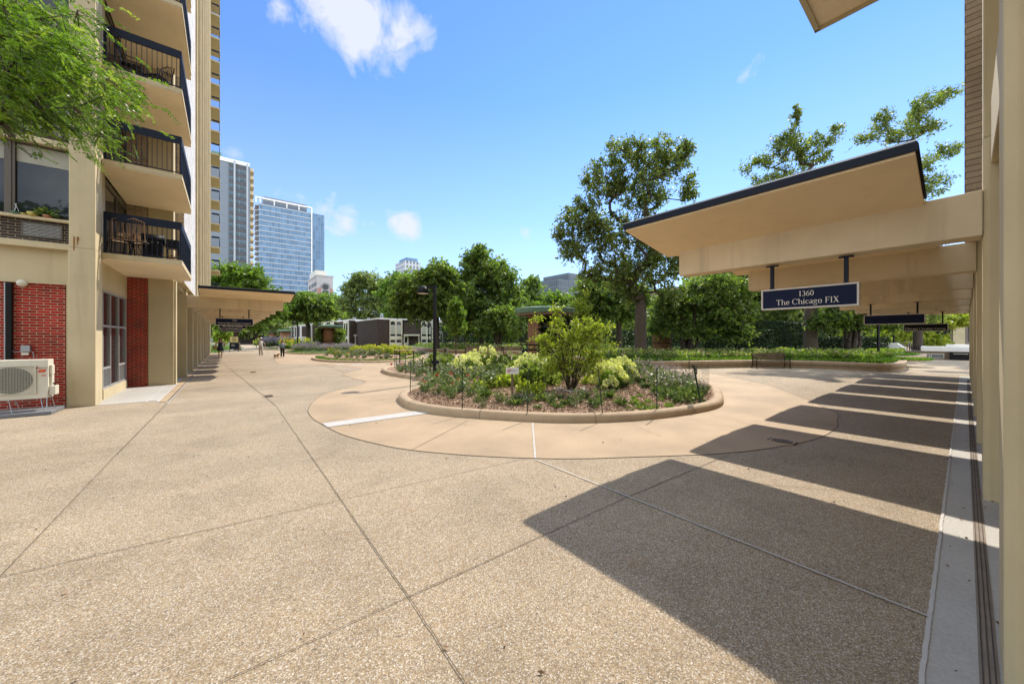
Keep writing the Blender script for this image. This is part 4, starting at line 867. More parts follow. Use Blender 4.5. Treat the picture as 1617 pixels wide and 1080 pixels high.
# large shrub
def shrub(label,u,v,z,blobs,t,ncl,per,ls,mat,stems=9,crad=.28,name='large_shrub',seed=1,bark='bark'):
    rng=np.random.RandomState(seed); x,y=G(u,v,z) if v else W(u,t); T=thing(name,label,'shrub',(x,y,z)); t=x*FW[0]+y*FW[1]; O=np.array([x,y,z]); cl=[]
    rtv=np.array([RT[0],RT[1],0]); fwv=np.array([FW[0],FW[1],0]); tot=sum(b[2]*b[3] for b in blobs)
    for cu,cv,ru,rv in blobs:
        k=max(3,int(ncl*ru*rv/tot)); c=np.array(W(cu,t,cv)); s=t/F; d=rng.normal(size=(k,3)); d/=np.linalg.norm(d,axis=1,keepdims=True); d*=rng.uniform(.1,1,size=(k,1))**.5
        cl+=list(c+np.outer(d[:,0]*ru*s,rtv)+np.outer(d[:,1]*ru*s*.8,fwv)+np.outer(d[:,2]*rv*s,[0,0,1])-O)
    mb=MB()
    for k in range(stems):
        c=cl[rng.randint(len(cl))]; c=cl[int(k*len(cl)/stems)]; a=math.atan2(c[1],c[0]); mb.tube([(math.cos(a)*.08,math.sin(a)*.08,-.03),(c[0]*.35+math.cos(a)*.05,c[1]*.35,c[2]*.45),(c[0]*.7,c[1]*.7,c[2]*.8),tuple(c)],[.022,.018,.012,.005],6)
        for q in range(int(len(cl)/stems)):
            e=cl[min(len(cl)-1,int(k*len(cl)/stems)+q)]; 
            if np.linalg.norm(e-c)<1.2: mb.tube([(c[0]*.7,c[1]*.7,c[2]*.8),tuple((e+c*.7)/1.7),tuple(e)],[.008,.006,.003],4,cap=False)
    mb.lathe([(.13,-.04),(.12,.03),(.05,.05)],n=10); mb.build('stems',M[bark],T,smooth=True)
    V,Fq,rn=crown_leaves(cl,[crad*rng.uniform(.6,1.2) for _ in cl],per,ls,rng,.9,.55); npmesh('foliage',V,Fq,M[mat],T,rn); return T
shrub('large airy yellow green shrub with many stems in the centre of the island bed',902,615,.27,[(900,562,42,26),(890,535,30,18),(884,512,9,14),(852,503,9,9),(925,530,20,18),(944,522,10,12),(862,545,18,16),(940,555,16,18),(880,582,20,14),(925,582,20,14),(958,528,7,9),(906,514,9,9),(879,493,4,8),(962,548,8,9),(925,512,7,9)],10,170,50,.07,'leafY',14,.2)
shrub('olive green climbing shrub on the right side of the wooden kiosk',918,None,.25,[(918,492,12,16),(912,510,14,18),(930,520,16,20),(922,474,7,10)],17.5,46,80,.11,'leafY',6,.4,'climbing_shrub',3)
shrub('dark leafy shrub at the foot of the wooden kiosk',868,None,.25,[(866,585,16,22),(880,570,14,20),(890,595,18,18)],13.4,46,110,.09,'leafD',6,.3,'leafy_shrub',5)
shrub('loose pale green vine hanging left of the wooden kiosk',838,None,.25,[(822,500,14,14),(815,520,12,12),(835,490,10,10)],18.5,20,60,.12,'leafC',4,.4,'climbing_shrub',9)
V,Fq=leaves(litter_args[0],litter_args[1],.022,.6,.1,0,RS,.8); tag(npmesh('leaf_litter',V,Fq,M['chip'],None,np.repeat(RS.uniform(0,.6,size=len(litter_args[0])),4)),'small dry leaf bits scattered on the paving',None,None,'stuff')
# ring of pale stones around its foot
bx_,by_=G(902,615,.27)
gs=MB()
for k in range(26):
    a=2*PI*k/26+random.uniform(-.1,.1); rr=random.uniform(.28,.48); w=random.uniform(.03,.08); gs.T=Matrix.Translation((bx_+math.cos(a)*rr,by_+math.sin(a)*rr,bz(bx_,by_)+.015))@Matrix.Rotation(random.uniform(0,3),4,'Z'); gs.box(-w,-w*.5,-.01,w,w*.5,.02)
gs.T=None; tag(gs.build('stone_chips',M['seal']),None,kind='stuff')
# stakes and wire of the temporary fence
ST=[(4.03,9.60),(4.10,6.9),(4.94,5.66),(6.14,4.66),(7.42,4.15),(9.12,3.98)]; SB=[(14.4,8.7),(13.5,6.35)]; SL_=[(5.35,11.8),(6.48,17.29),(6.82,18.45)]
tf=thing('wire_fence','temporary green wire fence on thin stakes around the island bed','fence',(8,8,.15)); 
def stake(x,y,lean=(0,0),h=.95,r=.012):
    z=bz(x,y); b=MB(); b.tube([(x,y,z-.02),(x+lean[0],y+lean[1],z+h)],r,6); b.box(x-.05,y-.03,z-.005,x+.05,y+.03,z+.012); return b.build('stake',M['postgreen'],tf,True)
LEAN={2:(.02,-.02),3:(-.06,.04),0:(.02,.0),5:(-.05,.06)}
allst=SL_[::-1]+ST; tops=[]
ALL=[(6.82,18.45),(6.48,17.29),(6.1,15.2),(6.25,13.2),(5.25,11.55),(4.03,9.70),(4.05,8.3),(4.10,6.95),(4.94,5.72),(6.14,4.70),(7.42,4.22),(9.12,4.03),(11.2,4.7),(13.3,6.3),(14.4,8.7)]
for i,(x,y) in enumerate(ALL):
    if i in (3,6,12): continue
    stake(x,y,{8:(.02,-.02),9:(-.08,.05),11:(-.14,.12),5:(.03,.02)}.get(i,(0,0)),h=.85 if i in (13,14) else .95,r=.02 if i==11 else .012)
w=MB()
for i in range(len(ALL)-1):
    if i==4: w.build('wire_mesh',M['mesh'],tf,True); w=MB()
    a,b_=ALL[i],ALL[i+1]; za,zb=bz(*a),bz(*b_); L=math.dist(a,b_)
    if i in (2,3): continue
    for q in range(7):
        h=.12+q*.12; w.tube([(a[0],a[1],za+h),((a[0]+b_[0])/2,(a[1]+b_[1])/2,(za+zb)/2+h-.03),(b_[0],b_[1],zb+h)],.0013,3,cap=False)
    for q in range(int(L/.1)):
        f=(q+.5)/(L/.1); x=a[0]+(b_[0]-a[0])*f; y=a[1]+(b_[1]-a[1])*f; z=za+(zb-za)*f; w.tube([(x,y,z+.05),(x,y,z+.82)],.0009,3,cap=False)
w.build('wire_mesh',M['mesh'],tf,True)
bz5=bz(9.12,4.03); wr=MB()
for k in range(9):
    a=random.uniform(0,6); wr.tube([(9.0+math.cos(a+q)*.06,4.13+math.sin(a+q)*.06,bz5+.72+.05*q+random.uniform(-.02,.02)) for q in range(5)],.006,5)
wr.build('bundled_wire',M['postgreen'],tf,True)
for (x,y,m,lab) in ((6.7,17.1,'orange','small orange marker flag at the far left lobe of the island bed'),(13.2,6.25,'pink','small pink marker flag at the right end of the island bed'),(5.55,12.1,'pink','small pink marker flag in the notch left of the lamp post'),(6.35,17.6,'red','small red marker flag beside the farthest left stake')):
    z=bz(x,y); t=thing('marker_flag',lab,'flag',(x,y,z)); MB().tube([(0,0,0),(0,0,.34)],.003,4).build('wire',M['galv'],t); MB().box(-.045,-.004,.24,.045,.004,.34).build('pennant',M[m],t)
# small garden sign
x,y=G(809,628,.2); z=bz(x,y); t=thing('garden_sign','small white garden sign with a red prohibition ring on a dark post','sign',(x,y,z),-YAW)
MB().box(-.03,-.02,-.05,.03,.02,.62).build('post',M['wood'],t,bevel=.004); pb=MB(); pb.box(-.165,-.035,.585,.165,-.022,.755); pb.build('plate',M['white'],t,bevel=.005)
e=MB(); pr=[(.045*math.cos(a*PI/12),-.037,.675+.045*math.sin(a*PI/12)) for a in range(25)]; e.tube(pr,.005,5); e.tube([(-.032,-.037,.643+.0),(.032,-.037,.707)],.005,5); e.v=[(p[0]-.085,p[1],p[2]) for p in e.v]; e.build('ring',M['red'],t)
e=MB(); e.box(-.105,-.0385,.665,-.07,-.0365,.68).box(-.075,-.0385,.675,-.06,-.0365,.692).box(-.105,-.0385,.655,-.100,-.0365,.666).box(-.078,-.0385,.655,-.073,-.0365,.666); e.build('dog_symbol',M['blacksign'],t)
textobj('WE LOVE DOGS',.026,flat('teal letters',(.04,.2,.25)),t,(.05,-.0365,.70),(PI/2,0,0),ext=.001,bold=.0008); textobj('NO DOGS',.03,flat('grey letters',(.1,.2,.18)),t,(.05,-.0365,.655),(PI/2,0,0),ext=.001,bold=.0008)
# ------------------------------------------------------------------ lamps
def lamp(loc,rz,lab,h=3.62):
    t=thing('street_lamp',lab,'street lamp',loc,rz,'black dome street lamps'); b=MB(); b.box(-.055,-.055,.02,.055,.055,h); b.build('post',M['black'],t,bevel=.006)
    MB().box(-.12,-.12,0,.12,.12,.025).box(-.10,-.10,.6,.17,.10,.72).build('base_plate',M['black'],t)
    MB().box(-.30,-.035,h-.11,-.066,.035,h-.02).build('arm',M['black'],t)
    d=MB(); r=.22; d.lathe([(r,-.05)]+[(r*math.cos(a*PI/16),r*1.05*math.sin(a*PI/16)+.02) for a in range(0,9)],c=(-.44,0,h-.26),n=24); d.build('dome',M['black'],t,smooth=True)
    MB().lathe([(r*.93,-.015),(r*.93,.005)],c=(-.44,0,h-.30),n=24).build('diffuser',M['white'],t); return t
lx,ly=6.28,12.74
L0=lamp((lx,ly,.14),PI/2*0-YAW,'black street lamp in the island bed, nearest lamp with its dome to the left')
for (u,t_,rz,lab) in ((470,42.6,-YAW,'black street lamp between the purple flowers and the grey townhouse, dome to the left'),(636.5,38,PI-YAW,'black street lamp in front of the dark brick townhouse, dome to the right'),(416,66,-YAW,'distant black street lamp beyond the farthest flower bed'),(1387,25.5,PI/2-YAW,'black lamp post rising behind the right garden wall up to the canopies'),(1411,36,-YAW,'black lamp post further right among the trees beyond the second planter wall'),(677,50,-YAW,'slim dark lamp post in front of the garage doors, left one'),(681,56,-YAW,'slim dark lamp post in front of the garage doors, right one')):
    x,y=W(u,t_); dup(L0,(x,y,.4 if 1380<u<1400 else 0),rz,lab)
# ------------------------------------------------------------------ kiosks
def kiosk(loc,lab,s=1,roof=True,ivy=False,seed=0,h=2.75):
    t=thing('vent_kiosk',lab,'kiosk',loc,.3,None,s); b=MB(); n=26
    for k in range(n):
        a=2*PI*k/n; r=.78; b.T=Matrix.Translation((math.cos(a)*r,math.sin(a)*r,0))@Matrix.Rotation(a,4,'Z'); b.box(-.03,-.086,0,.03,.086,h)
    b.T=None; b.build('board_wall',M['cedar'],t); MB().lathe([(.74,0),(.74,h)],n=26).build('core',M['bronze'],t)
    bb=MB()
    for z in (.15,1.05,h-.3): bb.lathe([(.82,z),(.84,z),(.84,z+.06),(.82,z+.06)],n=26)
    bb.build('metal_band',M['black'],t)
    if roof:
        r=MB(); r.lathe([(1.42,h+.0),(1.47,h+.20),(1.41,h+.215),(.5,h+.30),(.02,h+.33)],n=8); r.build('roof',M['copper'],t); q=MB(); q.lathe([(1.36,h-.10),(1.38,h+.02),(.8,h+.018),(.8,h-.09)],n=8); q.build('eaves',M['wood'],t)
        sm=MB()
        for k in range(16):
            a=2*PI*k/16; sm.tube([(math.cos(a)*1.37,math.sin(a)*1.37,h+.222),(math.cos(a)*.5,math.sin(a)*.5,h+.305),(0,0,h+.335)],.012,4)
        sm.build('roof_seams',M['copper'],t)
    if ivy:
        rng=np.random.RandomState(seed); m=5200; a=rng.uniform(R(212),R(395),m) if ivy==1 else np.where(rng.uniform(size=m)<.5,R(141)+rng.uniform(-.75,.75,m),R(321)+rng.uniform(-.75,.75,m))
        a=a-.3; rr=rng.uniform(.85,1.2 if ivy==1 else 1.55,m); C=np.column_stack([np.cos(a)*rr,np.sin(a)*rr,rng.uniform(.1,h-.2,m)]); V,Fq=leaves(C,np.column_stack([np.cos(a),np.sin(a),rng.uniform(-.6,.3,m)])+rng.normal(size=(m,3))*.5,.15 if ivy==1 else .24,.8,.3,0,rng); npmesh('ivy',V,Fq,M['leafD' if ivy==1 else 'leafB'],t,np.repeat(rng.uniform(size=m),4))
    return t
x,y=W(861,16); k1=kiosk((x,y,.2),'wooden kiosk with green copper roof in the island bed, half hidden by the large shrub',.95,ivy=1)
tr=MB()
for q in range(9): tr.box(-1.2,-.72,.3+q*.27,-.9,-.70,.315+q*.27)
tr.box(-1.2,-.72,.2,-1.185,-.70,2.7); tr.box(-.92,-.72,.2,-.9,-.70,2.7); tr.box(-1.2,-.75,1.28,-.2,-.70,1.34); o=tr.build('trellis',M['black'],k1); o.rotation_euler=(0,0,-YAW-.3)
x,y=W(522,45); kiosk((x,y,.2),'round wooden kiosk with green copper roof and ivy on both sides behind the oval bed',1.02,ivy=2,seed=4)
x,y=W(450,70); kiosk((x,y,.2),'distant round kiosk with pale green roof, right of the two farthest',1.0)
x,y=W(430,96); kiosk((x,y,.2),'distant round kiosk with dark green roof, left of the two farthest',1.05)
x,y=W(1045,28.5); kiosk((x,y,.4),'round shaft of weathered brown boards under the low trees on the right',.85,roof=False,h=2.15)
# ------------------------------------------------------------------ planting beyond the island
def bedplants(path,z0,h,items):
    for (key,x,y,s,lab,grp) in items: plant(key,x,y,bz(x,y,path,z0,h)-.02,s,lab,grp)
rng=np.random.RandomState(5)
for i,(u,t) in enumerate([(571,30.5),(580,31.5),(590,30.5),(600,31),(612,30),(622,31),(632,30.5),(585,33),(608,33),(565,32),(626,32.5),(642,31),(560,34)]):
    x,y=W(u,t); hydrangea(x,y,bz(x,y,P2,.12,.25)-.05,.74+.10*(i%3),'yellow flowered hydrangea in the back row of the oval grass edged bed','yellow hydrangeas of the oval bed','flowerY',14,i,'leafC')
its=[]
for k in range(130):
    u=rng.uniform(515,652); v=rng.uniform(555,566.5); x,y=G(u,v,.3)
    if not inside(x,y,offset(P2,.95)): continue
    front=v>563; key=('coneO','stalkS','grassy','grassy','spike','stalkS','coneG')[rng.randint(7)] if not (v>564.5 and 528<u<566) else None
    if key: its.append((key,x,y,(.8 if front else .95),'mixed meadow perennial in the front rows of the oval grass edged bed','meadow perennials of the oval bed'))
bedplants(P2,.12,.25,its)
for (u,t) in ((650,33),(657,34),(664,34.5),(645,35),(655,36),(668,33.5)):
    x,y=W(u,t); plant('bigspike',x,y,bz(x,y,P2,.12,.25),.6,'tall pale purple flowering clump at the right end of the oval bed','purple clumps right of the yellow hydrangeas',name='lavender_clump')
for k in range(46):
    u=rng.uniform(468,560); t=rng.uniform(39,46); x,y=W(u,t)
    if inside(x,y,offset(P3,1.0)): plant('bigspike',x,y,.2,.9,'purple flowering clump in the bed in front of the ivy covered kiosk','purple clumps in front of the ivy kiosk',name='lavender_clump')
for k in range(40):
    u=rng.uniform(418,462); t=rng.uniform(56,62); x,y=W(u,t); plant('bigspike',x,y,.2,1.5,'purple flowering clump in the farthest flower bed behind the walkers','purple clumps of the farthest bed',name='lavender_clump')
for i,(u,t) in enumerate([(474,47),(482,47.5),(488,48),(478,50),(437,64),(430,65),(445,65),(424,66),(410,66),(467,47),(452,55),(456,54)]):
    x,y=W(u,t); hydrangea(x,y,.3,1.6,'yellow flowered hydrangea among the purple clumps behind the dog walker','yellow hydrangeas behind the walkers','flowerY',12,i+40,'leafC')
for i,(u,t) in enumerate([(455,51),(460,50.5),(450,52),(463,51)]):
    x,y=W(u,t); plant('coneG',x,y,.2,2.2,'orange flowered perennial clump behind the dog walker','orange flowers behind the dog walker')
# ground cover of the long raised garden (ground cover nobody could count)
def cover(name,label,fn,n,size,mats,hh,seed,asp=.5):
    r_=np.random.RandomState(seed); C=[];
    while len(C)<n:
        u=r_.uniform(fn[0],fn[1]); t=r_.uniform(fn[2],fn[3]); x,y=W(u,t)
        if inside(x,y,fn[4]): C.append((x,y,.40))
    C=np.array(C); bump_=np.sin(C[:,0]*1.9+C[:,1]*.7)*np.sin(C[:,1]*2.1-C[:,0]*.4); C[:,2]+=np.abs(r_.uniform(0,1,len(C)))**.7*hh*(1+.35*bump_)
    D=r_.normal(size=C.shape)+[0,0,.5]; V,Fq=leaves(C,D,size,asp,.3,0,r_); mi=r_.choice(len(mats),p=[m[1] for m in mats],size=len(C)); top=C[:,2]>.40+hh*.72; mi=np.where(top,mi,0)
    return tag(npmesh(name,V,Fq,[M[m[0]] for m in mats],None,np.repeat(r_.uniform(size=len(C)),4),mi),label,None,None,'stuff')
in1=offset(rw,1.15); in2=offset(R2,1.2)
cover('ground_cover','low leafy ground cover with pale flowers behind the right garden wall',(940,1240,21.4,27,in1),26000,.15,[('leafB',.72),('flowerO',.28)],.42,1)
cover('ground_cover','green ground cover with yellow flowers near the right end of the garden wall',(1220,1412,20,27,in1),22000,.15,[('leafC',.72),('flowerY',.13),('flowerO',.15)],.42,2)
cover('ground_cover','far ground cover under the trees behind the long benches',(640,960,37,52,in1),16000,.22,[('leafB',.78),('flowerO',.22)],.5,3)
cover('ground_cover','ground cover of the second planter further right',(1370,1450,27,31,in2),6000,.16,[('leafC',.8),('flowerY',.2)],.35,4)
cover('ground_cover','shaded ground cover under the trees of the right garden',(960,1400,27,36,in1),12000,.2,[('leafD',.7),('leafB',.3)],.35,5)
for i,(u,t,s) in enumerate([(1022,23.5,1.1),(1030,24,.9)]):
    x,y=W(u,t); plant('moundD',x,y,.4,s*1.4,'rusty green small shrub at the foot of the big tree beside the brown board shaft','small shrubs by the brown board shaft',name='leafy_shrub',cat='shrub')
# ------------------------------------------------------------------ benches, bollard, table, bins
def bench(loc,rz,lab,arms=True,grp=None):
    t=thing('park_bench',lab,'bench',loc,rz,grp); b=MB()
    for k in range(5): b.box(-.85,-.22+k*.09,.43,.85,-.15+k*.09,.455)
    b.build('seat',M['wood'],t); b=MB()
    for k in range(5): b.box(-.85,.235+k*.012,.50+k*.075,.85,.26+k*.012,.565+k*.075)
    b.build('backrest',M['wood'],t)
    for s in (-1,1):
        l=MB(); x=s*.86; l.tube([(x,-.30,0),(x,-.24,.10),(x,-.25,.40),(x,-.27,.60),(x,-.18,.66),(x,.2,.62)],.022,7).tube([(x,.32,0),(x,.22,.14),(x,.20,.42),(x,.29,.86)],.022,7).tube([(x,-.25,.42),(x,.2,.42)],.018,6).tube([(x,-.24,.12),(x,-.05,.36),(x,.2,.14)],.012,6); l.build('iron_frame',M['black'],t)
    return t
x,y=W(1217,20.35); bn=bench((x,y,0),-YAW-.12,'brown slatted bench with black iron arms in front of the right garden wall')
for i,(u,lab) in enumerate(((751,'left one of the three benches standing in a row behind the island bed'),(779,'middle one of the three benches standing in a row behind the island bed'),(806,'right one of the three benches standing in a row behind the island bed'))):
    x,y=W(u+ (0,0,2)[i],32.5); dup(bn,(x,y,0),-YAW,lab,'three benches in a row behind the island',1.08)
x,y=W(703.5,26.8); t=thing('bollard','olive bollard with a dark slot standing behind the island bed','bollard',(x,y,0),-YAW); MB().box(-.18,-.14,0,.18,.14,.98).build('body',paint('olive metal',(.13,.12,.07),.6,.1),t,bevel=.01); MB().box(-.05,-.15,.45,.05,-.141,.9).build('slot',M['black'],t)
x,y=W(640,24.2); t=thing('lectern_table','pale flat topped reading stand at the right end of the oval bed','stand',(x,y,0),-YAW); MB().box(-.72,-.2,.86,.72,.2,.92).build('top_panel',M['kerb'],t,bevel=.01); MB().box(.52,-.03,0,.58,.03,.86).box(-.40,-.03,0,-.34,.03,.86).build('leg',M['black'],t)
x,y=W(831,17.8); t=thing('litter_bin','black round litter bin beside the wooden kiosk','litter bin',(x,y,.2)); MB().lathe([(.22,0),(.26,.05),(.27,.75),(.24,.80)],n=18).build('body',M['black'],t); MB().lathe([(.24,.81),(.2,.93),(.05,1.0)],n=18).build('lid',M['black'],t)
# ------------------------------------------------------------------ townhouses
def townhouse(lab,x0,x1,y0,y1,h,win,side=None,doors=(),grey=False,vent=True):
    t=thing('townhouse',lab,'house',((x0+x1)/2,y0,0)); L=tuple(t.location)
    MB().box(x0,y0,0,x1,y1,h).build('wall',M['darkbrick'],t,True)
    MB().box(x0-.12,y0-.12,h,x1+.1,y1+.1,h+.22).build('roof_edge',M['white'],t,True)
    MB().box(x0+1,y0+1,h+.22,x1-1,y1-1,h+.3).build('roof',M['pad'],t,True)
    for (a,n) in win:
        w=1.05; b=MB(); b.box(a,y0-.10,0,a+n*w+.15,y0-.002,h)
        wo=b.build('window_bay',M['unit'],t,True)
        for k in range(n):
            xa=a+.15+k*w; xb=xa+w-.28
            g=MB(); g.box(xa,y0-.135,.95,xb,y0-.11,1.35); g.box(xa,y0-.135,2.0,xb,y0-.11,2.35); g.build('window_pane',M['glass'],wo,loc=L)
            g=MB(); g.box(xa,y0-.135,2.5,xb,y0-.11,3.9); g.build('window_blind',M['blind'],wo,loc=L)
            g=MB(); n_=10; pr=[(xa,3.9),(xb,3.9)]+[((xa+xb)/2+(xb-xa)/2*math.cos(q*PI/n_),4.1+.35*math.sin(q*PI/n_)) for q in range(n_+1)]; g.extr(pr,'y',y0-.135,y0-.11); g.build('arched_pane',M['glass'],wo,loc=L)
            if k==0:
                g=MB(); [g.box(a+q*w,y0-.17,0,a+q*w+.12,y0-.1,h) for q in range(n+1)]; g.box(a,y0-.16,1.55,a+n*w+.12,y0-.1,1.8); g.box(a,y0-.16,h-.25,a+n*w+.12,y0-.1,h); g.build('window_frame',M['unit'],wo,loc=L)
    if side:
        for (ya,yb) in side:
            b=MB(); b.box(x0-.10,ya,0,x0-.002,yb,h); s=b.build('side_panel',M['unit'],t,True); q=MB(); m=(yb-ya); q.box(x0-.13,ya+m*.2,2.0,x0-.105,ya+m*.45,h-.5); q.box(x0-.13,ya+m*.6,2.0,x0-.105,ya+m*.85,h-.5); q.box(x0-.13,ya+m*.2,.3,x0-.105,ya+m*.45,1.5); q.box(x0-.13,ya+m*.6,.3,x0-.105,ya+m*.85,1.5); q.build('side_window',M['glass'],s,loc=L)
    for (a,b_) in doors:
        c=MB(); c.box(a,y0-.9,2.05,b_,y0-.12,2.3); c.box(a+.05,y0-.85,0,a+.17,y0-.73,2.05); c.box(b_-.17,y0-.85,0,b_-.05,y0-.73,2.05); c.build('porch',M['unit'],t,True)
        c=MB(); c.box(a+.25,y0-.08,.05,a+1.2,y0-.003,2.0); d=c.build('door',M['unit'],t,True); c=MB(); c.box(a+.5,y0-.10,.9,a+.95,y0-.082,1.8); c.build('pane',M['glass'],d,loc=L)
    if vent:
        c=MB(); [c.box(x0+q,y0+2,h+.3,x0+q+.5,y0+2.5,h+.75) for q in (1.2,(x1-x0)*.5,x1-x0-2)]; c.build('roof_vent',M['galv'],t,True)
    return t
townhouse('dark brick two storey townhouse with arched white windows, nearest the dome lamp',19.32,36,60,72.5,4.75,[(21.3,2),(26.9,4)],None,[(23.4,26.3),(32.5,34.5)])
townhouse('dark brick townhouse set back left of the arched windows',18.2,26,72.6,82,5.0,[],[(73.0,77.0)],[(18.9,20.6)])
townhouse('dark brick townhouse with white side panels, third in the stepped row',17.6,26,82.1,100,5.1,[],[(82.5,86),(90,95)])
t=townhouse('grey white townhouse with tall dark panels at the left end of the row',16.6,26,100.1,126,5.1,[],[(101,107),(112,118)],())
MB().box(14.0,101,0,16.55,124,4.9).build('wing',M['whitebrick'],t,True)
q=MB(); [q.box(13.96,102+k*5.4,1.9,13.99,104.2+k*5.4,4.5) for k in range(4)]; [q.box(13.96,102.3+k*5.4,.2,13.99,103.8+k*5.4,1.5) for k in range(4)]; q.box(14.3,100.95,2.0,15.4,100.99,4.5); q.build('dark_panel',M['darkbrick'],t,True)
# dark fence wall further left
t=thing('garden_wall','dark boundary wall behind the far green roofed kiosks','wall',(8,120,0)); MB().box(-6,0,0,8.6,.4,2.3).build('wall',M['darkbrick'],t)
# ------------------------------------------------------------------ distant buildings
def clad(name,c,sx,sz,fr=.12,line=(.5,.52,.53),rough=.25,spec=.6,metal=0,var=.35):
    m,nt,b,_=newmat(name); g=N(nt,'ShaderNodeNewGeometry'); sp=N(nt,'ShaderNodeSeparateXYZ'); nt.links.new(g.outputs['Position'],sp.inputs[0]); sn=N(nt,'ShaderNodeSeparateXYZ'); nt.links.new(g.outputs['True Normal'],sn.inputs[0])
    ab=N(nt,'ShaderNodeMath',operation='ABSOLUTE'); nt.links.new(sn.outputs[0],ab.inputs[0]); gt=N(nt,'ShaderNodeMath',operation='GREATER_THAN'); nt.links.new(ab.outputs[0],gt.inputs[0]); gt.inputs[1].default_value=.5
    mx=N(nt,'ShaderNodeMix'); nt.links.new(gt.outputs[0],mx.inputs[0]); nt.links.new(sp.outputs[0],mx.inputs[2]); nt.links.new(sp.outputs[1],mx.inputs[3]); cb=N(nt,'ShaderNodeCombineXYZ'); nt.links.new(mx.outputs[0],cb.inputs[0]); nt.links.new(sp.outputs[2],cb.inputs[1])
    bt=N(nt,'ShaderNodeTexBrick',offset=0,ins={'Scale':1.0,'Mortar Size':fr*.5,'Mortar Smooth':.0,'Bias':0,'Brick Width':sx,'Row Height':sz,'Color1':(*c,1),'Color2':tuple(x*(1-var) for x in c)+(1,),'Mortar':(*line,1)}); nt.links.new(cb.outputs[0],bt.inputs['Vector'])
    nt.links.new(bt.outputs[0],b.inputs['Base Color']); b.inputs['Roughness'].default_value=rough; b.inputs['Specular IOR Level'].default_value=spec; b.inputs['Metallic'].default_value=metal; return m
M['bandgrey']=paint('pale band',(.36,.39,.42),.6,.05)
M['curtain']=clad('blue curtain glass',(.12,.20,.30),1.5,3.1,.10,(.18,.27,.37),.3,.35,.3); M['towerwin']=clad('tower window strip',(.05,.09,.12),1.55,2.6,.07,(.25,.27,.28),.25,.35)
M['towerblank']=clad('pale grey tower brick',(.19,.215,.25),40,2.6,.10,(.15,.17,.20),.8,.2,0,.03); M['darkclad']=clad('dark tower cladding',(.05,.07,.09),1.2,3.0,.5,(.09,.11,.13),.4,.4); M['condo']=clad('pale condo windows',(.16,.20,.24),2.4,3.0,1.0,(.46,.46,.45),.5,.4)
t=thing('high_rise','grey concrete apartment tower with window strips and balconies, leftmost on the skyline','building',(0,150,0)); y=150
MB().box(-14,y,0,6.0,y+30,59.2).build('wall',M['towerblank'],t,True); MB().box(-14.2,y-.2,59.2,5.9,y+30,60.4).build('parapet',M['white'],t,True); MB().box(-4,y+2,60.4,-1.5,y+8,62.5).build('plant_room',M['copper'],t,True)
for (a,b_) in ((.35,1.55),(2.1,4.9)):
    for k in range(23): 
        z0=1.6+k*2.6; MB().box(a,y-.06,z0,b_,y-.01,z0+1.55).build('window_band',M['towerwin'],t,True); 
MB().box(.3,y-.03,0,4.95,y-.005,59).build('spandrel_wall',paint('brown spandrel',(.085,.08,.085),.7,.1),t,True)
for x in (1.6,5.0): MB().box(x,y-.5,0,x+.5,y-.0,60).build('pier',M['bandgrey'],t,True)
for k in range(23):
    z0=1.0+k*2.6; bb=MB(); bb.box(6.002,y+.5,z0,7.0,y+6,z0+.9); bb.box(6.002,y+.4,z0-.2,7.1,y+6,z0); bb.build('balcony',M['cream'],t,True)
t=thing('high_rise','wide blue glass tower with white floor bands and an open roof frame','building',(28,260,0)); y=260
MB().box(14.6,y,0,42.0,y+26,81.5).build('curtain_wall',M['curtain'],t,True); MB().box(42.0,y+3,0,50.2,y+26,82.3).build('side_wing',M['curtain'],t,True); MB().box(17,y+3,81.5,40,y+20,87).build('penthouse',M['towerblank'],t,True)
for k in range(26): MB().box(14.5,y-.25,3.0+k*3.1,42.1,y-.001,3.55+k*3.1).build('floor_band',M['bandgrey'],t,True)
for k in range(26): MB().box(12.9,y+.5,2.6+k*3.1,14.598,y+12,3.0+k*3.1).build('side_balcony',M['galv'],t,True)
f=MB(); f.box(12.8,y-.5,84.2,42.6,y+1.0,85.0); f.box(42.0,y-.45,0,42.6,y+1,84.2); 
for x in (13,15,22,28.5,35): f.box(x,y-.4,81.5,x+.5,y+.4,84.2)
f.build('roof_frame',M['white'],t,True)
t=thing('office_building','pale stone and pink brick tower with a round window in an arch','building',(34.6,180,0)); y=180; st=paint('pale stone',(.42,.40,.39),.7,.08); pk=paint('pink brick',(.38,.20,.17),.8,.08)
MB().box(31.3,y,0,38,y+22,29.3).build('stone_wall',st,t,True); MB().box(31.1,y-.2,29.3,38.3,y+22,29.9).build('cornice',st,t,True); MB().box(31.4,y+4,29.9,36,y+18,32.5).build('plant_room',M['unit'],t,True)
for a,b_ in ((31.5,33.1),(36.6,37.9)): MB().box(a,y-.10,0,b_,y-.01,24).build('brick_panel',pk,t,True)
b=MB(); b.lathe([(1.3,-.22),(1.3,.0)],n=28); b.v=[(34.8+x,y+z,24.6+yy) for x,yy,z in b.v]; b.build('round_window',M['glass'],t,True)
b=MB(); 
for rr in (1.5,2.0): b.tube([(34.8+rr*math.cos(q*PI/10),y-.18,24.6+rr*math.sin(q*PI/10)) for q in range(-1,12)],.13,4)
b.build('arch_ring',st,t,True)
for q in range(7): MB().box(33.6,y-.08,4+q*2.9,36.1,y-.02,5.6+q*2.9).build('window',M['glass'],t,True)
for q in range(8):
    for p_ in range(5): MB().box(31.22,y+1+p_*4,4+q*3,31.29,y+3+p_*4,5.8+q*3).build('side_window',M['glass'],t,True)
t=thing('high_rise','stepped pale condominium tower above the trees left of centre','building',(98,230,0)); y=230
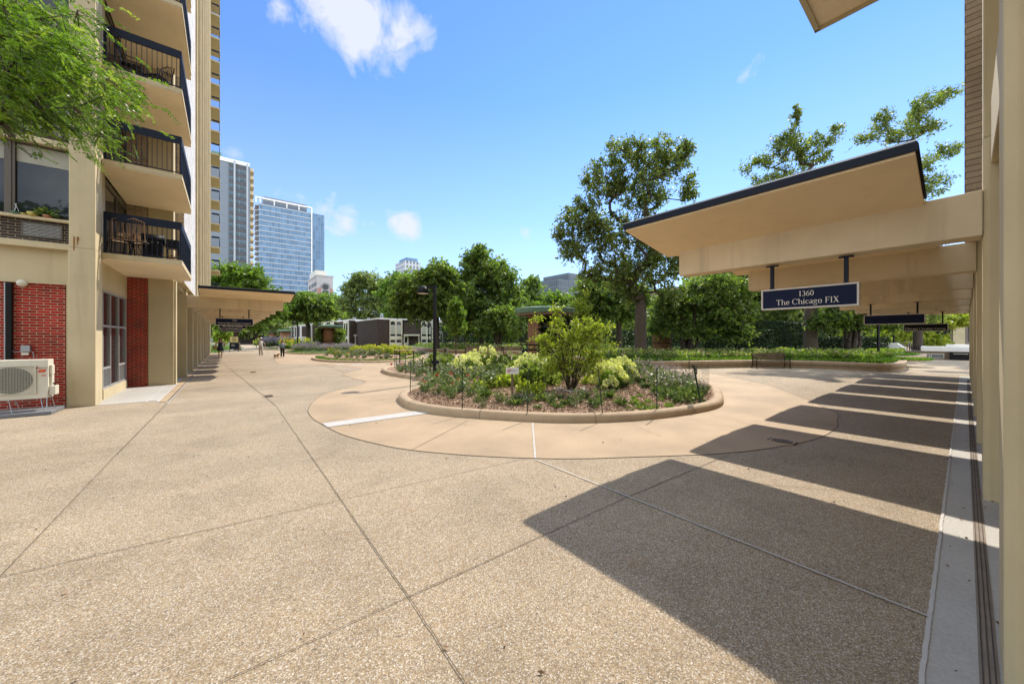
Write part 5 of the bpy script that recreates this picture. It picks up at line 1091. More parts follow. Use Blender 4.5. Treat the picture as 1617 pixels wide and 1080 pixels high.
MB().box(86.3,y,0,96,y+18,44.5).build('balcony_wing',M['condo'],t,True); MB().box(93,y+3,0,104,y+20,53.3).build('core_wall',M['condo'],t,True); MB().box(96.05,y-.0,0,110,y+18,47.5).build('side_wall',M['towerblank'],t,True); MB().box(95,y+5,53.3,103,y+18,56).build('plant_room',M['curtain'],t,True)
for k in range(14): MB().box(85.2,y-1.0,3+k*3,89,y-.01,3.9+k*3).build('balcony',M['galv'],t,True)
t=thing('high_rise','dark glass office block showing between the trees right of centre','building',(122,110,0)); MB().box(113,110,0,132,128,27.3).build('wall',M['darkclad'],t,True); MB().box(120,110.5,27.3,131,127,30.8).build('plant_room',M['darkclad'],t,True)
# ------------------------------------------------------------------ street side far right
def frame_at(u,t): x,y=W(u,t); return (x,y,0)
t=thing('retaining_wall','brown retaining wall with grilled openings at the far right end of the plaza','wall',(44.5,2,0),0)
MB().box(0,-9,0,.4,5.0,.62).build('wall',paint('brown concrete',(.19,.14,.10),.85,.1),t); g2=MB()
for a,b_ in ((-.98,-.28),(-.22,.58)):
    g2.box(-.05,a,.42,-.002,b_,.47); g2.box(-.05,a,.08,-.002,b_,.11); g2.box(-.05,a,.11,-.002,a+.04,.42); g2.box(-.05,b_-.04,.11,-.002,b_,.42)
g2.build('grille_frame',M['unit'],t); MB().box(-.03,-.94,.11,-.002,.54,.42).build('grille',M['pad'],t)
t=thing('garage_entrance','dark sunken entrance with pale lettering at the far right','entrance',(44.2,0,0)); MB().box(-.1,-3.2,0,.28,.75,.60).build('opening',M['black'],t); c=MB()
for q in range(9): c.box(-.115,-.15+q*.08,.47,-.103,-.10+q*.08,.52)
c.build('lettering',M['unit'],t)
t=thing('parapet','long white flat parapet with a raised end above the brown wall, right part','parapet',(44.6,-2,0)); MB().box(-.2,-7,.64,1.2,4.25,1.03).build('parapet_wall',M['white'],t,bevel=.03); MB().box(.0,-7,1.03,1.0,2.95,1.20).build('raised_rail',M['white'],t,bevel=.02)
t=thing('parapet','white parapet with a slanted end above the brown wall, left part','parapet',(44.6,4,0)); MB().extr([(-.85,.62),(-.85,.85),(-.4,1.27),(2.4,1.27),(2.4,.62)],'x',-.2,1.2).build('parapet_wall',M['white'],t)
t=thing('bicycle_rack','row of bicycles in a rack between the two white parapets','bicycle rack',(45.3,2.7,.64)); c=MB()
for q in range(7): c.tube([(math.cos(a*PI/8)*.26,-.42+q*.13,.27+.25*math.sin(a*PI/8)) for a in range(17)],.015,4)
c.build('wheels',M['black'],t); MB().box(-.4,-.5,0,.4,.5,.03).build('base_rail',M['galv'],t)
t=thing('apartment_block','taupe building with pale pilasters behind the trees at the far right','building',(85,20,0)); MB().box(0,-40,0,15,40,14).build('wall',paint('taupe wall',(.22,.18,.155),.85,.1),t)
for q in range(20): MB().box(-.25,-40+q*4,0,-.002,-38.9+q*4,14).build('pilaster',M['cream'],t)
for q in range(19):
    for z in (1.2,5,9): MB().box(-.06,-38.6+q*4,z,-.003,-36.3+q*4,z+2.2).build('window',M['glass'],t)
# left background: info sign, low fence, parked car
x,y=W(369.5,44); t=thing('notice_board','notice board with a cream panel above a dark panel, beside a tree trunk','notice board',(x,y,0),-YAW+.1); MB().box(-.45,-.04,1.15,.50,.04,1.85).build('upper_panel',paint('cream panel',(.55,.50,.28),.6,.1),t); MB().box(-.45,-.04,.35,.50,.04,1.13).build('lower_panel',M['signnavy'],t); MB().box(-.5,-.03,0,-.452,.03,1.9).box(.502,-.03,0,.55,.03,1.9).build('posts',M['black'],t)
c=MB(); [c.box(-.2,-.045,1.25+q*.08,.3-.04*(q%3),-.042,1.28+q*.08) for q in range(7)]; c.build('printed_lines',M['signnavy'],t); c=MB(); [c.box(-.3,-.045,.9-q*.07,.1+.05*(q%2),-.042,.92-q*.07) for q in range(4)]; c.build('printed_lines',M['signframe'],t)
t=thing('fence','low dark iron fence along the far end of the left path','fence',(W(395,85)[0],W(395,85)[1],0),-YAW); MB().box(-3.6,0,0,4.2,.3,.35).build('fence_base',M['darkbrick'],t); c=MB(); c.box(-3.6,.1,1.2,4.2,.2,1.3)
for q in range(40): c.box(-3.6+q*.2,.13,.35,-3.55+q*.2,.17,1.2)
c.build('railing',M['black'],t)
def car(loc,rz,col,lab):
    t=thing('parked_car',lab,'car',loc,rz); b=MB(); b.extr([(-2.2,.35),(-2.25,.8),(-1.4,.95),(-.7,1.45),(.9,1.45),(1.6,1.0),(2.2,.95),(2.25,.35)],'y',-.88,.88); b.build('body',M[col],t,bevel=.05)
    b=MB(); b.extr([(-1.2,.98),(-.65,1.38),(.85,1.38),(1.4,1.0)],'y',-.885,.885); b.build('side_glass',M['glass'],t)
    for x in (-1.4,1.4):
        for s in (-1,1): w=MB(); w.lathe([(.33,0),(.33,.2)],n=16); w.v=[(x+a,s*.7+(c_ if s>0 else -c_),.33+b_) for a,b_,c_ in w.v]; w.build('wheel',M['black'],t)
    return t
x,y=W(378,120); car((x,y,0),-.9,'red','red car parked beyond the far end of the left path'); x,y=W(403,125); car((x,y,0),-.9,'white','white car parked beyond the far end of the left path')
# ------------------------------------------------------------------ hedges
def hedge(lab,u0,u1,t0,t1,z0,z1,n,seed,w=1.4,mat='leafD',ls=.12):
    r_=np.random.RandomState(seed); a=np.array(W(u0,t0)); b=np.array(W(u1,t1)); L=np.linalg.norm(b-a); d=(b-a)/L; nn=np.array([-d[1],d[0]]); c=(a+b)/2; T=thing('hedge',lab,'hedge',(c[0],c[1],z0)); 
    m=MB(); 
    for q in range(int(L/1.0)): p=d*(q-L/2+.5); m.tube([(p[0],p[1],0),(p[0]+r_.uniform(-.1,.1),p[1],(z1-z0)*.7)],.04,5)
    m.build('stems',M['darkbark'],T)
    s=r_.uniform(-L/2,L/2,n); o=r_.uniform(-w/2,w/2,n); z=r_.uniform(0,z1-z0,n)**1.0; e=r_.uniform(size=n)<.7; top=r_.uniform(size=n)<.4; z=np.where(e&top,(z1-z0)*(1+.04*np.sin(s*2.3))-r_.uniform(0,.12,n),z); o=np.where(e&~top,np.sign(o)*w/2*r_.uniform(.85,1.05,n),o)
    C=np.column_stack([d[0]*s+nn[0]*o,d[1]*s+nn[1]*o,z]); V,Fq=leaves(C,r_.normal(size=C.shape)+[0,0,.3],ls,.6,.2,0,r_); npmesh('foliage',V,Fq,M[mat],T,np.repeat(r_.uniform(size=n),4)); return T
hedge('dark clipped hedge left of the thick trunk in the right garden',1105,1212,30,30,.4,2.35,15000,1)
hedge('dark clipped hedge behind the multi stemmed tree at the end of the right garden',1290,1392,31,31,.4,1.75,13000,2)
hedge('dense dark thicket between the two clipped hedges',1205,1290,34,34,.4,3.2,14000,3,2.5)
hedge('dark shrub row behind the trees left of the wooden kiosk',690,830,60,56,.4,3.3,16000,4,3,ls=.2)
hedge('dark shrub row behind the big tree trunk',930,1100,48,46,.4,2.6,14000,5,3,ls=.18)
# ------------------------------------------------------------------ trees
tree('large open crowned maple with a thick straight trunk beside the brown board shaft',1012,26,.42,470,[(1040,258,42,40),(1078,246,20,26),(985,245,40,28),(955,288,40,36),(1012,300,50,40),(925,345,42,36),(893,372,20,22),(912,400,32,24),(960,372,50,42),(1020,365,50,36),(1035,420,45,40),(985,430,50,38),(1070,400,25,40),(935,432,26,18),(1055,465,30,18),(1085,300,18,30),(1000,465,25,15)],520,63,.125,'leafA',.5,base_z=.4,seed=2,bark='bark',up=.7,flat=1.1)
tree('tall tree with a feathery top rising behind the nearest right canopy',1281,28,.44,470,[(1258,185,8,34),(1248,225,20,22),(1238,240,22,22),(1208,262,30,12),(1184,270,14,8),(1265,245,16,26),(1300,225,28,14),(1322,205,12,10),(1285,255,28,16),(1235,290,55,22),(1300,310,50,30),(1250,350,60,35),(1290,420,60,40),(1225,440,40,30),(1330,380,40,40)],330,63,.12,'leafA',.55,base_z=.4,seed=3,bark='bark',up=1.1,flat=1.2)
tree('tall tree with slanting branch tips rising behind the canopy end, right of the feathery one',1449,32,.3,440,[(1395,196,16,26),(1372,222,20,12),(1425,215,28,20),(1447,180,18,26),(1470,165,22,16),(1500,152,18,8),(1485,152,8,14),(1465,205,26,14),(1490,243,26,10),(1510,236,10,8),(1458,262,28,14),(1420,262,30,16),(1440,300,50,30),(1430,360,60,40),(1440,430,60,40),(1420,505,40,14),(1470,500,35,12)],330,63,.13,'leafA',.6,base_z=.4,seed=4,bark='darkbark',up=.8,flat=1.0)
tree('low spreading multi stemmed tree with bright left edge above the brown board shaft',1086,27,.35,520,[(1062,488,34,26),(1110,478,44,30),(1150,500,38,28),(1045,515,20,16),(1100,520,40,14),(1168,470,26,26),(1125,455,40,18),(1165,525,20,12)],170,130,.15,'leafB',.6,base_z=.4,stems=5,seed=5,bark='darkbark',flat=.5)
tree('slender tree with twin trunks left of the thick maple trunk',977,39,.32,505,[(945,480,34,26),(910,498,26,18),(980,490,30,18),(930,455,24,16),(1000,470,26,24),(965,460,28,20)],110,110,.24,'leafB',.9,base_z=.4,seed=6)
tree('dark tree with a forked trunk behind the low spreading tree',1176,39,.36,500,[(1150,450,50,30),(1200,455,48,30),(1180,485,55,20),(1230,480,35,22)],140,120,.22,'leafA',.9,base_z=.4,seed=7,bark='darkbark')
tree('shady tree behind the thick trunk right of the 1360 sign',1240,44,.35,520,[(1250,490,50,20),(1220,470,46,20),(1290,480,46,24),(1190,505,30,14)],120,110,.26,'leafA',1.0,base_z=.4,seed=8,bark='darkbark')
tree('multi stemmed small tree with curved dark branches at the end of the right garden',1347,27,.28,535,[(1322,500,34,16),(1375,498,36,18),(1345,480,50,16),(1300,510,18,14),(1400,512,20,12),(1350,510,30,10)],120,120,.15,'leafB',.5,base_z=.4,stems=5,seed=9,bark='darkbark',flat=.5)
tree('drooping yellow green tree above the second planter at the far right',1455,44,.3,525,[(1400,533,28,9),(1430,526,40,9),(1470,535,22,8),(1450,510,50,14),(1500,505,40,14)],110,110,.24,'leafY',.8,base_z=.4,seed=10,bark='darkbark',flat=.5)
tree('dark branching street tree at the far right behind the white parapet',1507,55,.4,520,[(1500,505,40,14),(1480,490,40,16),(1530,495,40,20)],110,110,.3,'leafB',1.1,seed=11,bark='darkbark')
tree('broad bright maple with a pointed top in the middle of the background',760,47,.3,515,[(757,402,12,16),(750,425,28,22),(775,440,34,28),(795,460,28,34),(735,455,30,28),(715,478,28,30),(762,485,46,32),(805,492,24,22),(740,510,46,14),(800,515,28,10)],300,110,.27,'leafB',.95,base_z=.4,seed=12)
tree('dark green tree with drooping low branches above the garage doors',690,43,.3,500,[(690,440,34,20),(660,460,34,20),(640,478,22,18),(690,475,40,20),(668,492,34,8),(720,465,22,20),(705,495,30,8)],240,110,.25,'leafB',.9,base_z=.2,seed=13,bark='darkbark')
tree('small vase shaped multi stemmed tree between the broad maple and the kiosk',787,42,.3,525,[(787,512,30,12),(765,518,20,10),(810,518,20,10),(795,498,24,12)],70,110,.22,'leafB',.7,base_z=.4,stems=4,seed=14,flat=.5)
tree('narrow tree top behind and right of the broad maple',838,66,.3,510,[(838,455,13,14),(832,475,18,18),(845,490,22,18),(825,505,20,16)],100,110,.38,'leafB',1.1,seed=15)
tree('olive toned tree between the narrow tree top and the dark office block',880,58,.3,515,[(880,478,22,12),(862,492,22,14),(900,492,26,18),(880,508,34,14)],90,110,.34,'leafC',1.1,seed=16)
tree('hazy green tree left of the condominium tower',655,75,.35,510,[(645,448,30,14),(625,465,24,20),(660,465,30,20),(630,490,26,20)],110,110,.45,'leafC',1.4,seed=17)
tree('open crowned tree with visible branches right of the round window tower',582,105,.5,500,[(575,446,28,14),(560,460,20,16),(598,460,26,20),(547,480,16,14),(580,480,34,16),(610,480,20,20),(575,498,30,10),(614,452,14,12)],200,90,.42,'leafA',1.5,seed=18,bark='darkbark')
tree('wide dark tree in front of the glass tower, left of the grey townhouse',487,60,.4,515,[(475,480,28,14),(503,484,24,10),(455,488,24,12),(498,490,30,10),(468,494,28,8),(520,494,18,7)],190,110,.34,'leafB',1.2,seed=19,bark='darkbark')
tree('round green tree in front of the masonry tower, above the ivy kiosk',525,135,.4,510,[(520,482,20,14),(535,492,16,14),(512,498,26,14),(540,500,10,8)],110,110,.6,'leafC',2.0,seed=20)
tree('bright yellow green tree above the left canopies, in front of the grey tower',375,50,.36,510,[(365,438,26,16),(395,440,26,14),(350,455,22,22),(385,460,36,18),(415,470,26,14),(432,486,16,8),(412,492,22,10),(360,480,30,18),(355,505,26,14),(395,505,24,10)],260,110,.27,'leafC',1.0,seed=21)
tree('small bright shrub like tree left of the notice board',354,72,.15,530,[(354,522,10,8),(350,530,12,8)],24,80,.35,'leafY',1.0,seed=22)
tree('dark background tree behind the notice board',405,95,.4,520,[(400,515,30,12),(430,512,24,12),(375,518,24,12),(345,515,20,16)],90,100,.5,'leafA',1.6,seed=23,bark='darkbark')
tree('young staked tree with a narrow pale crown behind the hydrangeas',720,36.5,.07,528,[(720,484,8,12),(721,498,13,14),(720,515,15,10)],60,80,.16,'leafC',.38,seed=24,flat=1.0)
# far-off wood filling the background
def wood(label,segs,n,seed):
    r_=np.random.RandomState(seed); C=[]
    for (u0,u1,v0,v1,t0,t1,k) in segs:
        u=r_.uniform(u0,u1,k); t=r_.uniform(t0,t1,k); z0=0; top=CH+(V0-v0)/F*t; zz=r_.uniform(0,1,k)**.8*top*(.86+.14*np.sin(u*.11+t*.3))
        for a,b,c in zip(u,t,zz): C.append((*W(a,b),c))
    C=np.array(C); V,Fq=leaves(C,r_.normal(size=C.shape),.75,.75,.2,0,r_); cl=np.sin(C[:,0]*.55)*np.sin(C[:,1]*.6)*np.sin(C[:,2]*.8)
    return tag(npmesh('woodland',V,Fq,M['leafA'],None,np.repeat(np.clip(r_.uniform(0,.8,len(C))+cl*.35,0,1),4)),label,None,None,'stuff')
wood('far-off mass of trees behind the garden',[(840,1120,470,540,62,90,16000),(1080,1420,430,540,60,85,26000),(690,860,505,540,78,100,9000),(1380,1540,490,540,62,75,3000)],0,77)
wood('far-off mass of trees behind the left path',[(335,480,505,540,130,160,7000),(440,640,500,540,150,180,9000)],0,78)
# overhanging honey locust on the left
def locust():
    rng=np.random.RandomState(3); x,y=(-9.5,8.5); T=thing('honey_locust','bright green feathery leaved tree reaching in from the upper left corner','tree',(x,y,0)); O=np.array([x,y,0.])
    blobs=[(0,60,50,60),(55,90,45,45),(100,75,30,40),(30,150,50,40),(95,130,40,34),(135,128,26,26),(0,185,34,22),(65,180,36,20),(118,175,26,18),(155,148,20,12),(178,128,12,10),(138,203,14,8),(10,110,45,45),(80,35,26,18),(20,10,50,26),(122,22,10,8),(150,212,10,5),(190,145,8,8)]
    tot=sum(b[2]*b[3] for b in blobs); cl=[]; t0=5.6
    for b in blobs:
        k=max(2,int(95*b[2]*b[3]/tot)); 
        for _ in range(k):
            t=t0+rng.uniform(-.7,.7); cu=b[0]+rng.normal()*b[2]*.42; cv=b[1]+rng.normal()*b[3]*.42; px,py,pz=W(cu,t,cv); cl.append(np.array([px,py,pz])-O)
    off=[np.array([rng.uniform(-3,5),rng.uniform(-2.5,1.2),rng.uniform(4.5,9)]) for _ in range(60)]
    off=[c for c in off if c[0]<3.2]
    mb=MB(); skeleton(mb,(0,0,0),(.4,-.2,3.2),cl+off,.10,rng,5); mb.build('trunk',M['darkbark'],T,smooth=True)
    Vs=[];Fs=[];rn=[];nb=0; tw=MB()
    for ci,c in enumerate(cl+off):
        if ci<len(cl):
            for q in range(4): d_=np.array([.75,.1,-.35])+rng.normal(size=3)*.6; d_/=np.linalg.norm(d_); tw.tube([c,c+d_*.22,c+d_*.42-[0,0,.05]],[.006,.004,.002],3,cap=False)
        near=ci<len(cl); dirn=np.array([.75,.1,-.35])
        for q in range(22 if near else 14):
            p=c+rng.normal(size=3)*[.20,.20,.15]; d=dirn+rng.normal(size=3)*.55; d/=np.linalg.norm(d); L=rng.uniform(.14,.24); side=np.cross(d,[0,0,1]); side/=np.linalg.norm(side); nn=np.cross(side,d); k=11
            f=(np.arange(k)+1)/k; ax=p+np.outer(f*L,d)-np.outer(f**2*L*.25,[0,0,1]); tip=ax[-1]
            C=np.vstack([ax,ax]); s=np.vstack([np.tile(side,(k,1)),np.tile(-side,(k,1))]); D=s+d*.55+rng.normal(size=s.shape)*.12-nn*.15*0
            V,Fq=leaves(C,D,.050,.40,.1,0,rng,.15); Vs.append(V); Fs.append(Fq+nb); nb+=len(V); rn.append(np.full(len(V),np.clip(rng.uniform(.1,.95),0,1)))
    tw.build('twigs',M['bark'],T)
    npmesh('crown',np.vstack(Vs),np.vstack(Fs),M['leafL'],T,np.concatenate(rn)); return T
locust()
mp=[o for o in bpy.data.objects if o.name.startswith('tree') and o.get('label','').startswith('wide dark tree')][0]
for (tx_,ty_,sc_,lb_) in ((-9,-6,1.0,'broad tree behind the photographer, mirrored in the near window'),(-17,-9,1.1,'second broad tree behind the photographer, further left')):
    dup(mp,(tx_,ty_,0),2.0,lb_,None,sc_)
# ------------------------------------------------------------------ people and dog
def body(name,parent,verts,edges,mat,sub=2,root=0):
    me=bpy.data.meshes.new(name); me.from_pydata([v[0] for v in verts],edges,[]); me.materials.append(mat); o=bpy.data.objects.new(name,me); link(o,parent)
    s=o.modifiers.new('skin','SKIN'); s.use_smooth_shade=True
    for i,v in enumerate(verts):
        r=v[1]; r=(r,r) if not hasattr(r,'__len__') else r; me.skin_vertices[0].data[i].radius=r
    me.skin_vertices[0].data[root].use_root=True
    m=o.modifiers.new('sub','SUBSURF'); m.levels=sub; m.render_levels=sub; return o
def person(lab,loc,rz,h,skin,arms,stride,hairlong,parts):
    t=thing('person',lab,'person',loc,rz,None,h/1.7); s=stride
    V=[((0,0,.92),(.135,.10)),((0,0,1.08),(.115,.085)),((0,0,1.28),(.15,.10)),((0,0,1.42),(.10,.07)),((0,0,1.48),.05),((0,-.01,1.55),.055),((0,-.02,1.62),(.075,.09)),((0,-.01,1.68),(.06,.07))]
    E=[(0,1),(1,2),(2,3),(3,4),(4,5),(5,6),(6,7)]
    for k,sx in ((0,-1),(1,1)):
        b=len(V); st=s*(1 if k else -1); V+=[((sx*.09,0,.84),.085),((sx*.10,-st*.5-.02,.48),.055),((sx*.10,-st*.8+(.08 if st<0 else 0),.09),.036),((sx*.10,-st*.8-.13+(.08 if st<0 else 0),.03),(.035,.025))]; E+=[(0,b),(b,b+1),(b+1,b+2),(b+2,b+3)]
    for k,sx in ((0,-1),(1,1)):
        b=len(V); a=arms[k]; V+=[((sx*.18,0,1.39),.05),(a[0],.037),(a[1],.026),(a[2],.022)]; E+=[(3,b),(b,b+1),(b+1,b+2),(b+2,b+3)]
    body('body',t,V,E,M[skin])
    # five fingers on each hand
    fm=MB()
    for a in arms:
        w_,hd=Vector(a[1]),Vector(a[2]); d=(hd-w_).normalized(); o_=d.orthogonal().normalized()
        for q in range(5): 
            p=hd+o_*(q-2)*.012; fm.tube([p,p+d*.03+o_*(q-2)*.004,p+d*(.05 if q in(0,4) else .065)+Vector((0,-.012,0))],[.008,.007,.005],5)
    fm.build('fingers',M[skin],t,smooth=True)
    hb=MB(); hb.lathe([(.01,1.795),(.05,1.785),(.083,1.74),(.093,1.68),(.088,1.63),(.07,1.62)],c=(0,.015,-.04),n=16); 
    if hairlong: hb.tube([(0,.06,1.70),(0,.085,1.55),(0,.09,1.38)],[.07,.085,.04],10); hb.tube([(-.08,0,1.66),(-.09,.02,1.50),(-.08,.03,1.40)],[.025,.03,.012],6); hb.tube([(.08,0,1.66),(.09,.02,1.50),(.08,.03,1.40)],[.025,.03,.012],6)
    hb.build('hair',M['hair'],t,smooth=True)
    fb=MB(); fb.tube([(0,-.105,1.66),(0,-.125,1.625)],[.010,.016],6); fb.build('nose',M[skin],t,smooth=True); fb=MB(); fb.box(-.04,-.107,1.655,-.02,-.098,1.665); fb.box(.02,-.107,1.655,.04,-.098,1.665); fb.box(-.022,-.102,1.592,.022,-.094,1.60); fb.build('face_features',M['hair'],t)
    parts(t,V); return t
def legs_cloth(t,V,mat,r=1.22,short=False,name='trousers'):
    b=MB()
    for i in (8,12):
        ps=[V[0][0],V[i][0],V[i+1][0],V[i+2][0]]; b.tube([(ps[1][0]*.8,0,.93),ps[1],ps[2],(ps[3][0],ps[3][1],ps[3][2]+.02)],[.105,.098,.073,.06],12)
    b.lathe([(.13,.88),(.15,.94),(.14,1.0),(.12,1.04)],n=14); b.build(name,M[mat],t,smooth=True)
def torso_cloth(t,mat,sleeve=None,top=1.43,bottom=.95,r=.17,name='top'):
    b=MB(); b.lathe([(.165,bottom),(.15,1.08),(.175,1.28),(.15,1.38),(.085,1.445)],n=16); b.v=[(x*1.02,y*.78,z) for x,y,z in b.v]
    if sleeve:
        for a in sleeve: b.tube(a,[.065,.055,.04],8)
    b.build(name,M[mat],t,smooth=True)
def shoes(t,V,mat):
    b=MB()
    for i in (10,14): p=V[i][0]; b.tube([(p[0],p[1]+.05,.035),(p[0],p[1]-.05,.04),(p[0],p[1]-.16,.03)],[.038,.045,.035],8)
    b.build('shoes',M[mat],t,smooth=True)
x,y=G(348,565)
def pt1(t,V):
    b=MB(); b.lathe([(.25,.62),(.235,.75),(.19,.95),(.145,1.08),(.17,1.27),(.13,1.38)],n=18); b.v=[(a,c*.8,z) for a,c,z in b.v]; b.tube([(-.07,-.07,1.36),(-.06,-.02,1.45)],.018,6).tube([(.07,-.07,1.36),(.06,-.02,1.45)],.018,6); b.build('dress',M['cloth_navy'],t,smooth=True); shoes(t,V,'black')
    b=MB(); b.lathe([(.15,.78),(.20,.92),(.17,1.06)],n=12); b.v=[(a-.36,c*.6+.02,z) for a,c,z in b.v]; b.tube([(-.45,.0,1.05),(-.36,0,1.25),(-.28,0,1.05)],.012,5); b.build('straw_bag',M['straw'],t,smooth=True)
yaw_cam=lambda x,y: math.atan2(x,-y)*0-math.atan2(x,y)
person('woman in a short sleeveless navy dress carrying a straw bag by the left colonnade',(x,y,0),yaw_cam(x,y),1.66,'skin',[((-.30,-.02,1.18),(-.36,-.06,1.22) if 0 else (-.40,-.03,1.0),(-.38,-.10,.93)),((.29,.03,1.14),(.33,-.06,.93),(.35,-.1,.84))],.16,True,pt1)
x,y=G(412,561.6)
def pt2(t,V):
    torso_cloth(t,'cloth_white'); legs_cloth(t,V,'cloth_grey'); shoes(t,V,'black'); b=MB(); b.lathe([(.10,1.70),(.102,1.75),(.08,1.80),(.02,1.82)],n=16); b.box(-.07,-.2,1.70,.07,-.08,1.715); b.build('cap',M['cloth_white'],t,smooth=False)
person('man in a white cap, white sleeveless shirt and pale trousers walking in the middle distance',(x,y,0),yaw_cam(x,y),1.64,'skin2',[((-.30,.05,1.16),(-.36,-.02,.95),(-.37,-.06,.86)),((.30,-.05,1.16),(.37,-.1,.95),(.38,-.14,.86))],.14,False,pt2)
x,y=G(446,565); x3,y3=x,y
def pt3(t,V):
    torso_cloth(t,'cloth_blue',[[(-.17,0,1.38),(-.26,0,1.2),(-.27,-.06,1.1)],[(.17,0,1.38),(.25,-.05,1.22),(.24,-.12,1.18)]]); legs_cloth(t,V,'black'); shoes(t,V,'cloth_white')
    b=MB(); b.tube([(-.30,-.1,1.05),(-.33,-.1,.85),(-.31,-.1,.72)],[.05,.11,.09],9); b.build('white_bag',M['cloth_white'],t,smooth=True)
W3=person('woman in a blue grey top and black trousers walking the small dog, one hand raised',(x,y,0),yaw_cam(x,y),1.5,'skin',[((-.27,0,1.16),(-.31,-.16,1.08),(-.32,-.24,1.06)),((.27,-.05,1.2),(.20,-.24,1.30),(.16,-.26,1.40))],.2,True,pt3)
x,y=G(436,566.2); t=thing('dog','small tan dog on a lead beside the woman in the blue grey top','dog',(x,y,0),-.9)
V=[((0,0,.26),(.075,.08)),((.14,0,.265),(.085,.095)),((-.15,0,.27),(.065,.075)),((.22,0,.33),.055),((.26,0,.40),.055),((.33,0,.39),.032),((.38,0,.38),.022),((-.22,0,.31),.022),((-.27,0,.40),.018)]
E_=[(0,1),(0,2),(1,3),(3,4),(4,5),(5,6),(2,7),(7,8)]
for sx,base,fr in ((1,1,True),(-1,1,True),(1,2,False),(-1,2,False)):
    b=len(V); x0=.15 if fr else -.15
    V+=[((x0,sx*.05,.2),.035 if fr else .042),((x0+(-.01 if fr else .03),sx*.055,.12),.024),((x0+(0 if fr else -.05),sx*.055,.08 if not fr else .05),.018),((x0+.02 if fr else x0-.03,sx*.055,.015),.018)]; E_+=[(base,b),(b,b+1),(b+1,b+2),(b+2,b+3)]
body('body',t,V,E_,M['fur']); b=MB(); b.tube([(.255,.045,.44),(.25,.07,.40),(.26,.075,.36)],[.022,.025,.01],6).tube([(.255,-.045,.44),(.25,-.07,.40),(.26,-.075,.36)],[.022,.025,.01],6); b.build('ears',M['fur'],t,smooth=True); MB().lathe([(.012,0),(.01,.02)],c=(.395,0,.375),n=8).build('nose',M['hair'],t)
hd=W3.matrix_world if 0 else None
ld=MB(); a0=Vector((x,y,.36)); b0=Vector((x3-.22,y3-.12,.98)); ld.tube([a0,(a0+b0)/2+Vector((0,0,-.1)),b0],.006,4); tag(ld.build('dog_lead',M['cloth_white'],None,loc=tuple(a0)),'thin pale lead between the small dog and the woman','lead')
# ------------------------------------------------------------------ light, sky, camera
SUN_EL=R(49.5); sd=Vector((.956*math.cos(SUN_EL),.293*math.cos(SUN_EL),math.sin(SUN_EL)))
l=bpy.data.lights.new('sun','SUN'); l.energy=2.85; l.angle=R(.53); l.color=(1,.905,.77); lo=bpy.data.objects.new('sun',l); lo.rotation_euler=sd.to_track_quat('Z','Y').to_euler(); lo.location=(20,10,60); link(lo)
w=bpy.data.worlds.new('World'); S.world=w; w.use_nodes=True; nt=w.node_tree; nt.nodes.clear()
sk=N(nt,'ShaderNodeTexSky',sky_type='NISHITA'); sk.sun_disc=False; sk.sun_elevation=SUN_EL; sk.sun_rotation=math.atan2(.956,.293); sk.altitude=100; sk.air_density=1.0; sk.dust_density=.0; sk.ozone_density=2.0
bg=N(nt,'ShaderNodeBackground'); bg.inputs[1].default_value=.12; wo=N(nt,'ShaderNodeOutputWorld'); tc=N(nt,'ShaderNodeTexCoord'); gen=tc.outputs['Generated']
# clouds: patches in given sky directions, broken up by noise
def dirv(u,v): a=(u-U0)/F; d=Vector((FW[0]+a*RT[0],FW[1]+a*RT[1],(V0-v)/F)); return d.normalized()
nz=N(nt,'ShaderNodeTexNoise',ins={'Scale':11.0,'Detail':11.0,'Roughness':.62,'Distortion':.5}); nt.links.new(gen,nz.inputs['Vector'])
nz2=N(nt,'ShaderNodeTexNoise',ins={'Scale':3.0,'Detail':2.0}); nt.links.new(gen,nz2.inputs['Vector'])
tot=None
for (u,v,rad,amp) in [(520,10,.10,1.1),(570,35,.11,1.25),(625,50,.085,1.2),(665,52,.05,1.0),(440,10,.045,.9),(640,358,.055,1.25),(625,352,.04,1.0),(548,350,.05,1.0),(575,355,.04,.5),(510,330,.05,.6),(450,305,.04,.7),(830,368,.035,.7),(475,310,.04,.5),(1180,105,.03,.35),(370,240,.03,.4)]:
    dv=dirv(u,v); s=N(nt,'ShaderNodeVectorMath',operation='DISTANCE'); nt.links.new(gen,s.inputs[0]); s.inputs[1].default_value=dv
    mr=N(nt,'ShaderNodeMapRange',ins={1:0.0,2:rad,3:amp,4:0.0}); mr.clamp=True; nt.links.new(s.outputs['Value'],mr.inputs[0])
    if tot is None: tot=mr.outputs[0]
    else:
        mx=N(nt,'ShaderNodeMath',operation='MAXIMUM'); nt.links.new(tot,mx.inputs[0]); nt.links.new(mr.outputs[0],mx.inputs[1]); tot=mx.outputs[0]
n5=N(nt,'ShaderNodeMath',operation='MULTIPLY_ADD'); nt.links.new(nz.outputs[0],n5.inputs[0]); n5.inputs[1].default_value=2.6; n5.inputs[2].default_value=-1.3
ml=N(nt,'ShaderNodeMath',operation='ADD'); nt.links.new(tot,ml.inputs[0]); nt.links.new(n5.outputs[0],ml.inputs[1])
tm=N(nt,'ShaderNodeMath',operation='GREATER_THAN'); nt.links.new(tot,tm.inputs[0]); tm.inputs[1].default_value=.02
ml2=N(nt,'ShaderNodeMath',operation='MULTIPLY'); nt.links.new(ml.outputs[0],ml2.inputs[0]); nt.links.new(tm.outputs[0],ml2.inputs[1]); ml=ml2
mask=ramp(nt,ml.outputs[0],[(.30,(0,0,0)),(.55,(.30,.30,.30)),(1.0,(.92,.92,.92))])
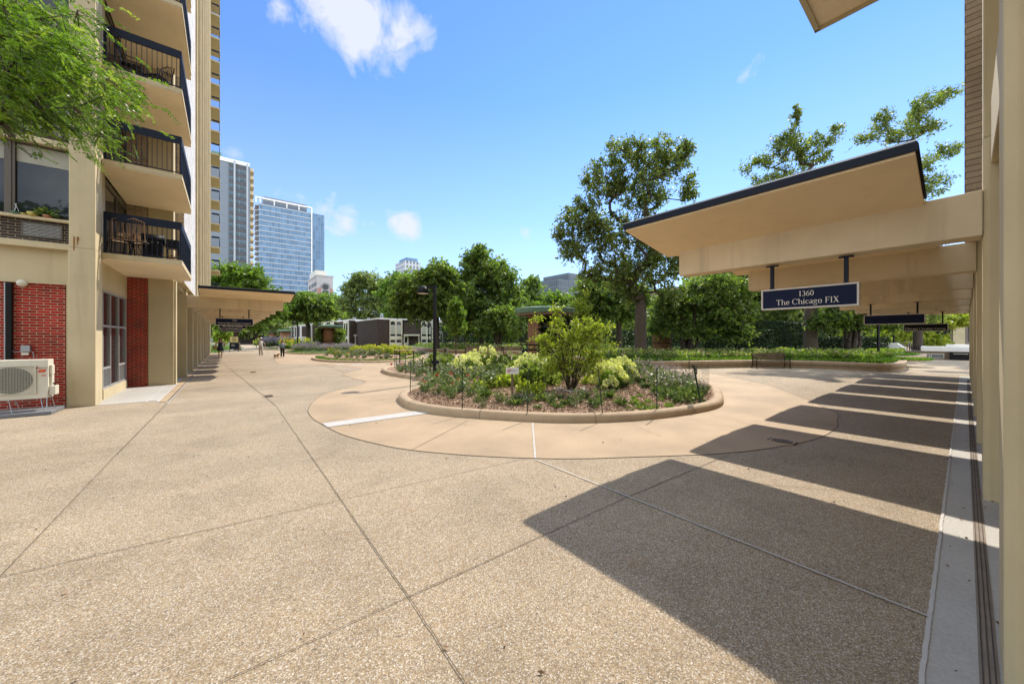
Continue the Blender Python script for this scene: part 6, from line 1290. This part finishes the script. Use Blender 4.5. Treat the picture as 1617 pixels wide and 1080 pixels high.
skt=mixc(nt,1.0,sk.outputs[0],(.59,.77,1.02),'MULTIPLY')
sz=N(nt,'ShaderNodeSeparateXYZ'); nt.links.new(gen,sz.inputs[0]); hz=ramp(nt,sz.outputs[2],[(0,(.55,.55,.55)),(.12,(.38,.38,.38)),(.30,(.16,.16,.16)),(.55,(0,0,0))]); skt=mixc(nt,hz,skt,(3.75,3.85,4.9)); cl_=mixc(nt,mask,skt,(3.3,3.45,3.85))
# added broken cloud, out of view overhead and behind the camera, lifts shade
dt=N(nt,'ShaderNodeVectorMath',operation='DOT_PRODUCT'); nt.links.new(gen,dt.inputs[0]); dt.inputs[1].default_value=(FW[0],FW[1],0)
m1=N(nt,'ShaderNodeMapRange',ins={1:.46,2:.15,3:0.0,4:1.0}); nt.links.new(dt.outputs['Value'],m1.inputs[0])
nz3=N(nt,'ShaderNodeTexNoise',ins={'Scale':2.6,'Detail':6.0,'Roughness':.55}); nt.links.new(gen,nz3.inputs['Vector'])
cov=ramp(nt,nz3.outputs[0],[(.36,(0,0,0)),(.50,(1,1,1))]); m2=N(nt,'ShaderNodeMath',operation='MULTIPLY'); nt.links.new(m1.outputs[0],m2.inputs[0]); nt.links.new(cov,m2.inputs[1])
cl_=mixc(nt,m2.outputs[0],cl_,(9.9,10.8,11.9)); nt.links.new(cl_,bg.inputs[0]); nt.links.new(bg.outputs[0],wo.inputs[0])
c=bpy.data.cameras.new('camera'); co=bpy.data.objects.new('camera',c); link(co); c.sensor_width=36; c.lens=36*F/1617; c.shift_y=-7/1617; c.clip_end=3000; c.clip_start=.05
co.location=(0,0,CH); co.rotation_euler=(PI/2,0,-YAW); S.camera=co
S.view_settings.view_transform='Standard'; S.view_settings.look='None'; S.view_settings.exposure=1.15; S.view_settings.gamma=1
S.render.engine='CYCLES'; S.cycles.max_bounces=8; S.cycles.diffuse_bounces=4; S.cycles.transmission_bounces=4; S.cycles.transparent_max_bounces=4; S.cycles.use_denoising=True
S.cycles.sample_clamp_indirect=8; S.cycles.caustics_reflective=False; S.cycles.caustics_refractive=False
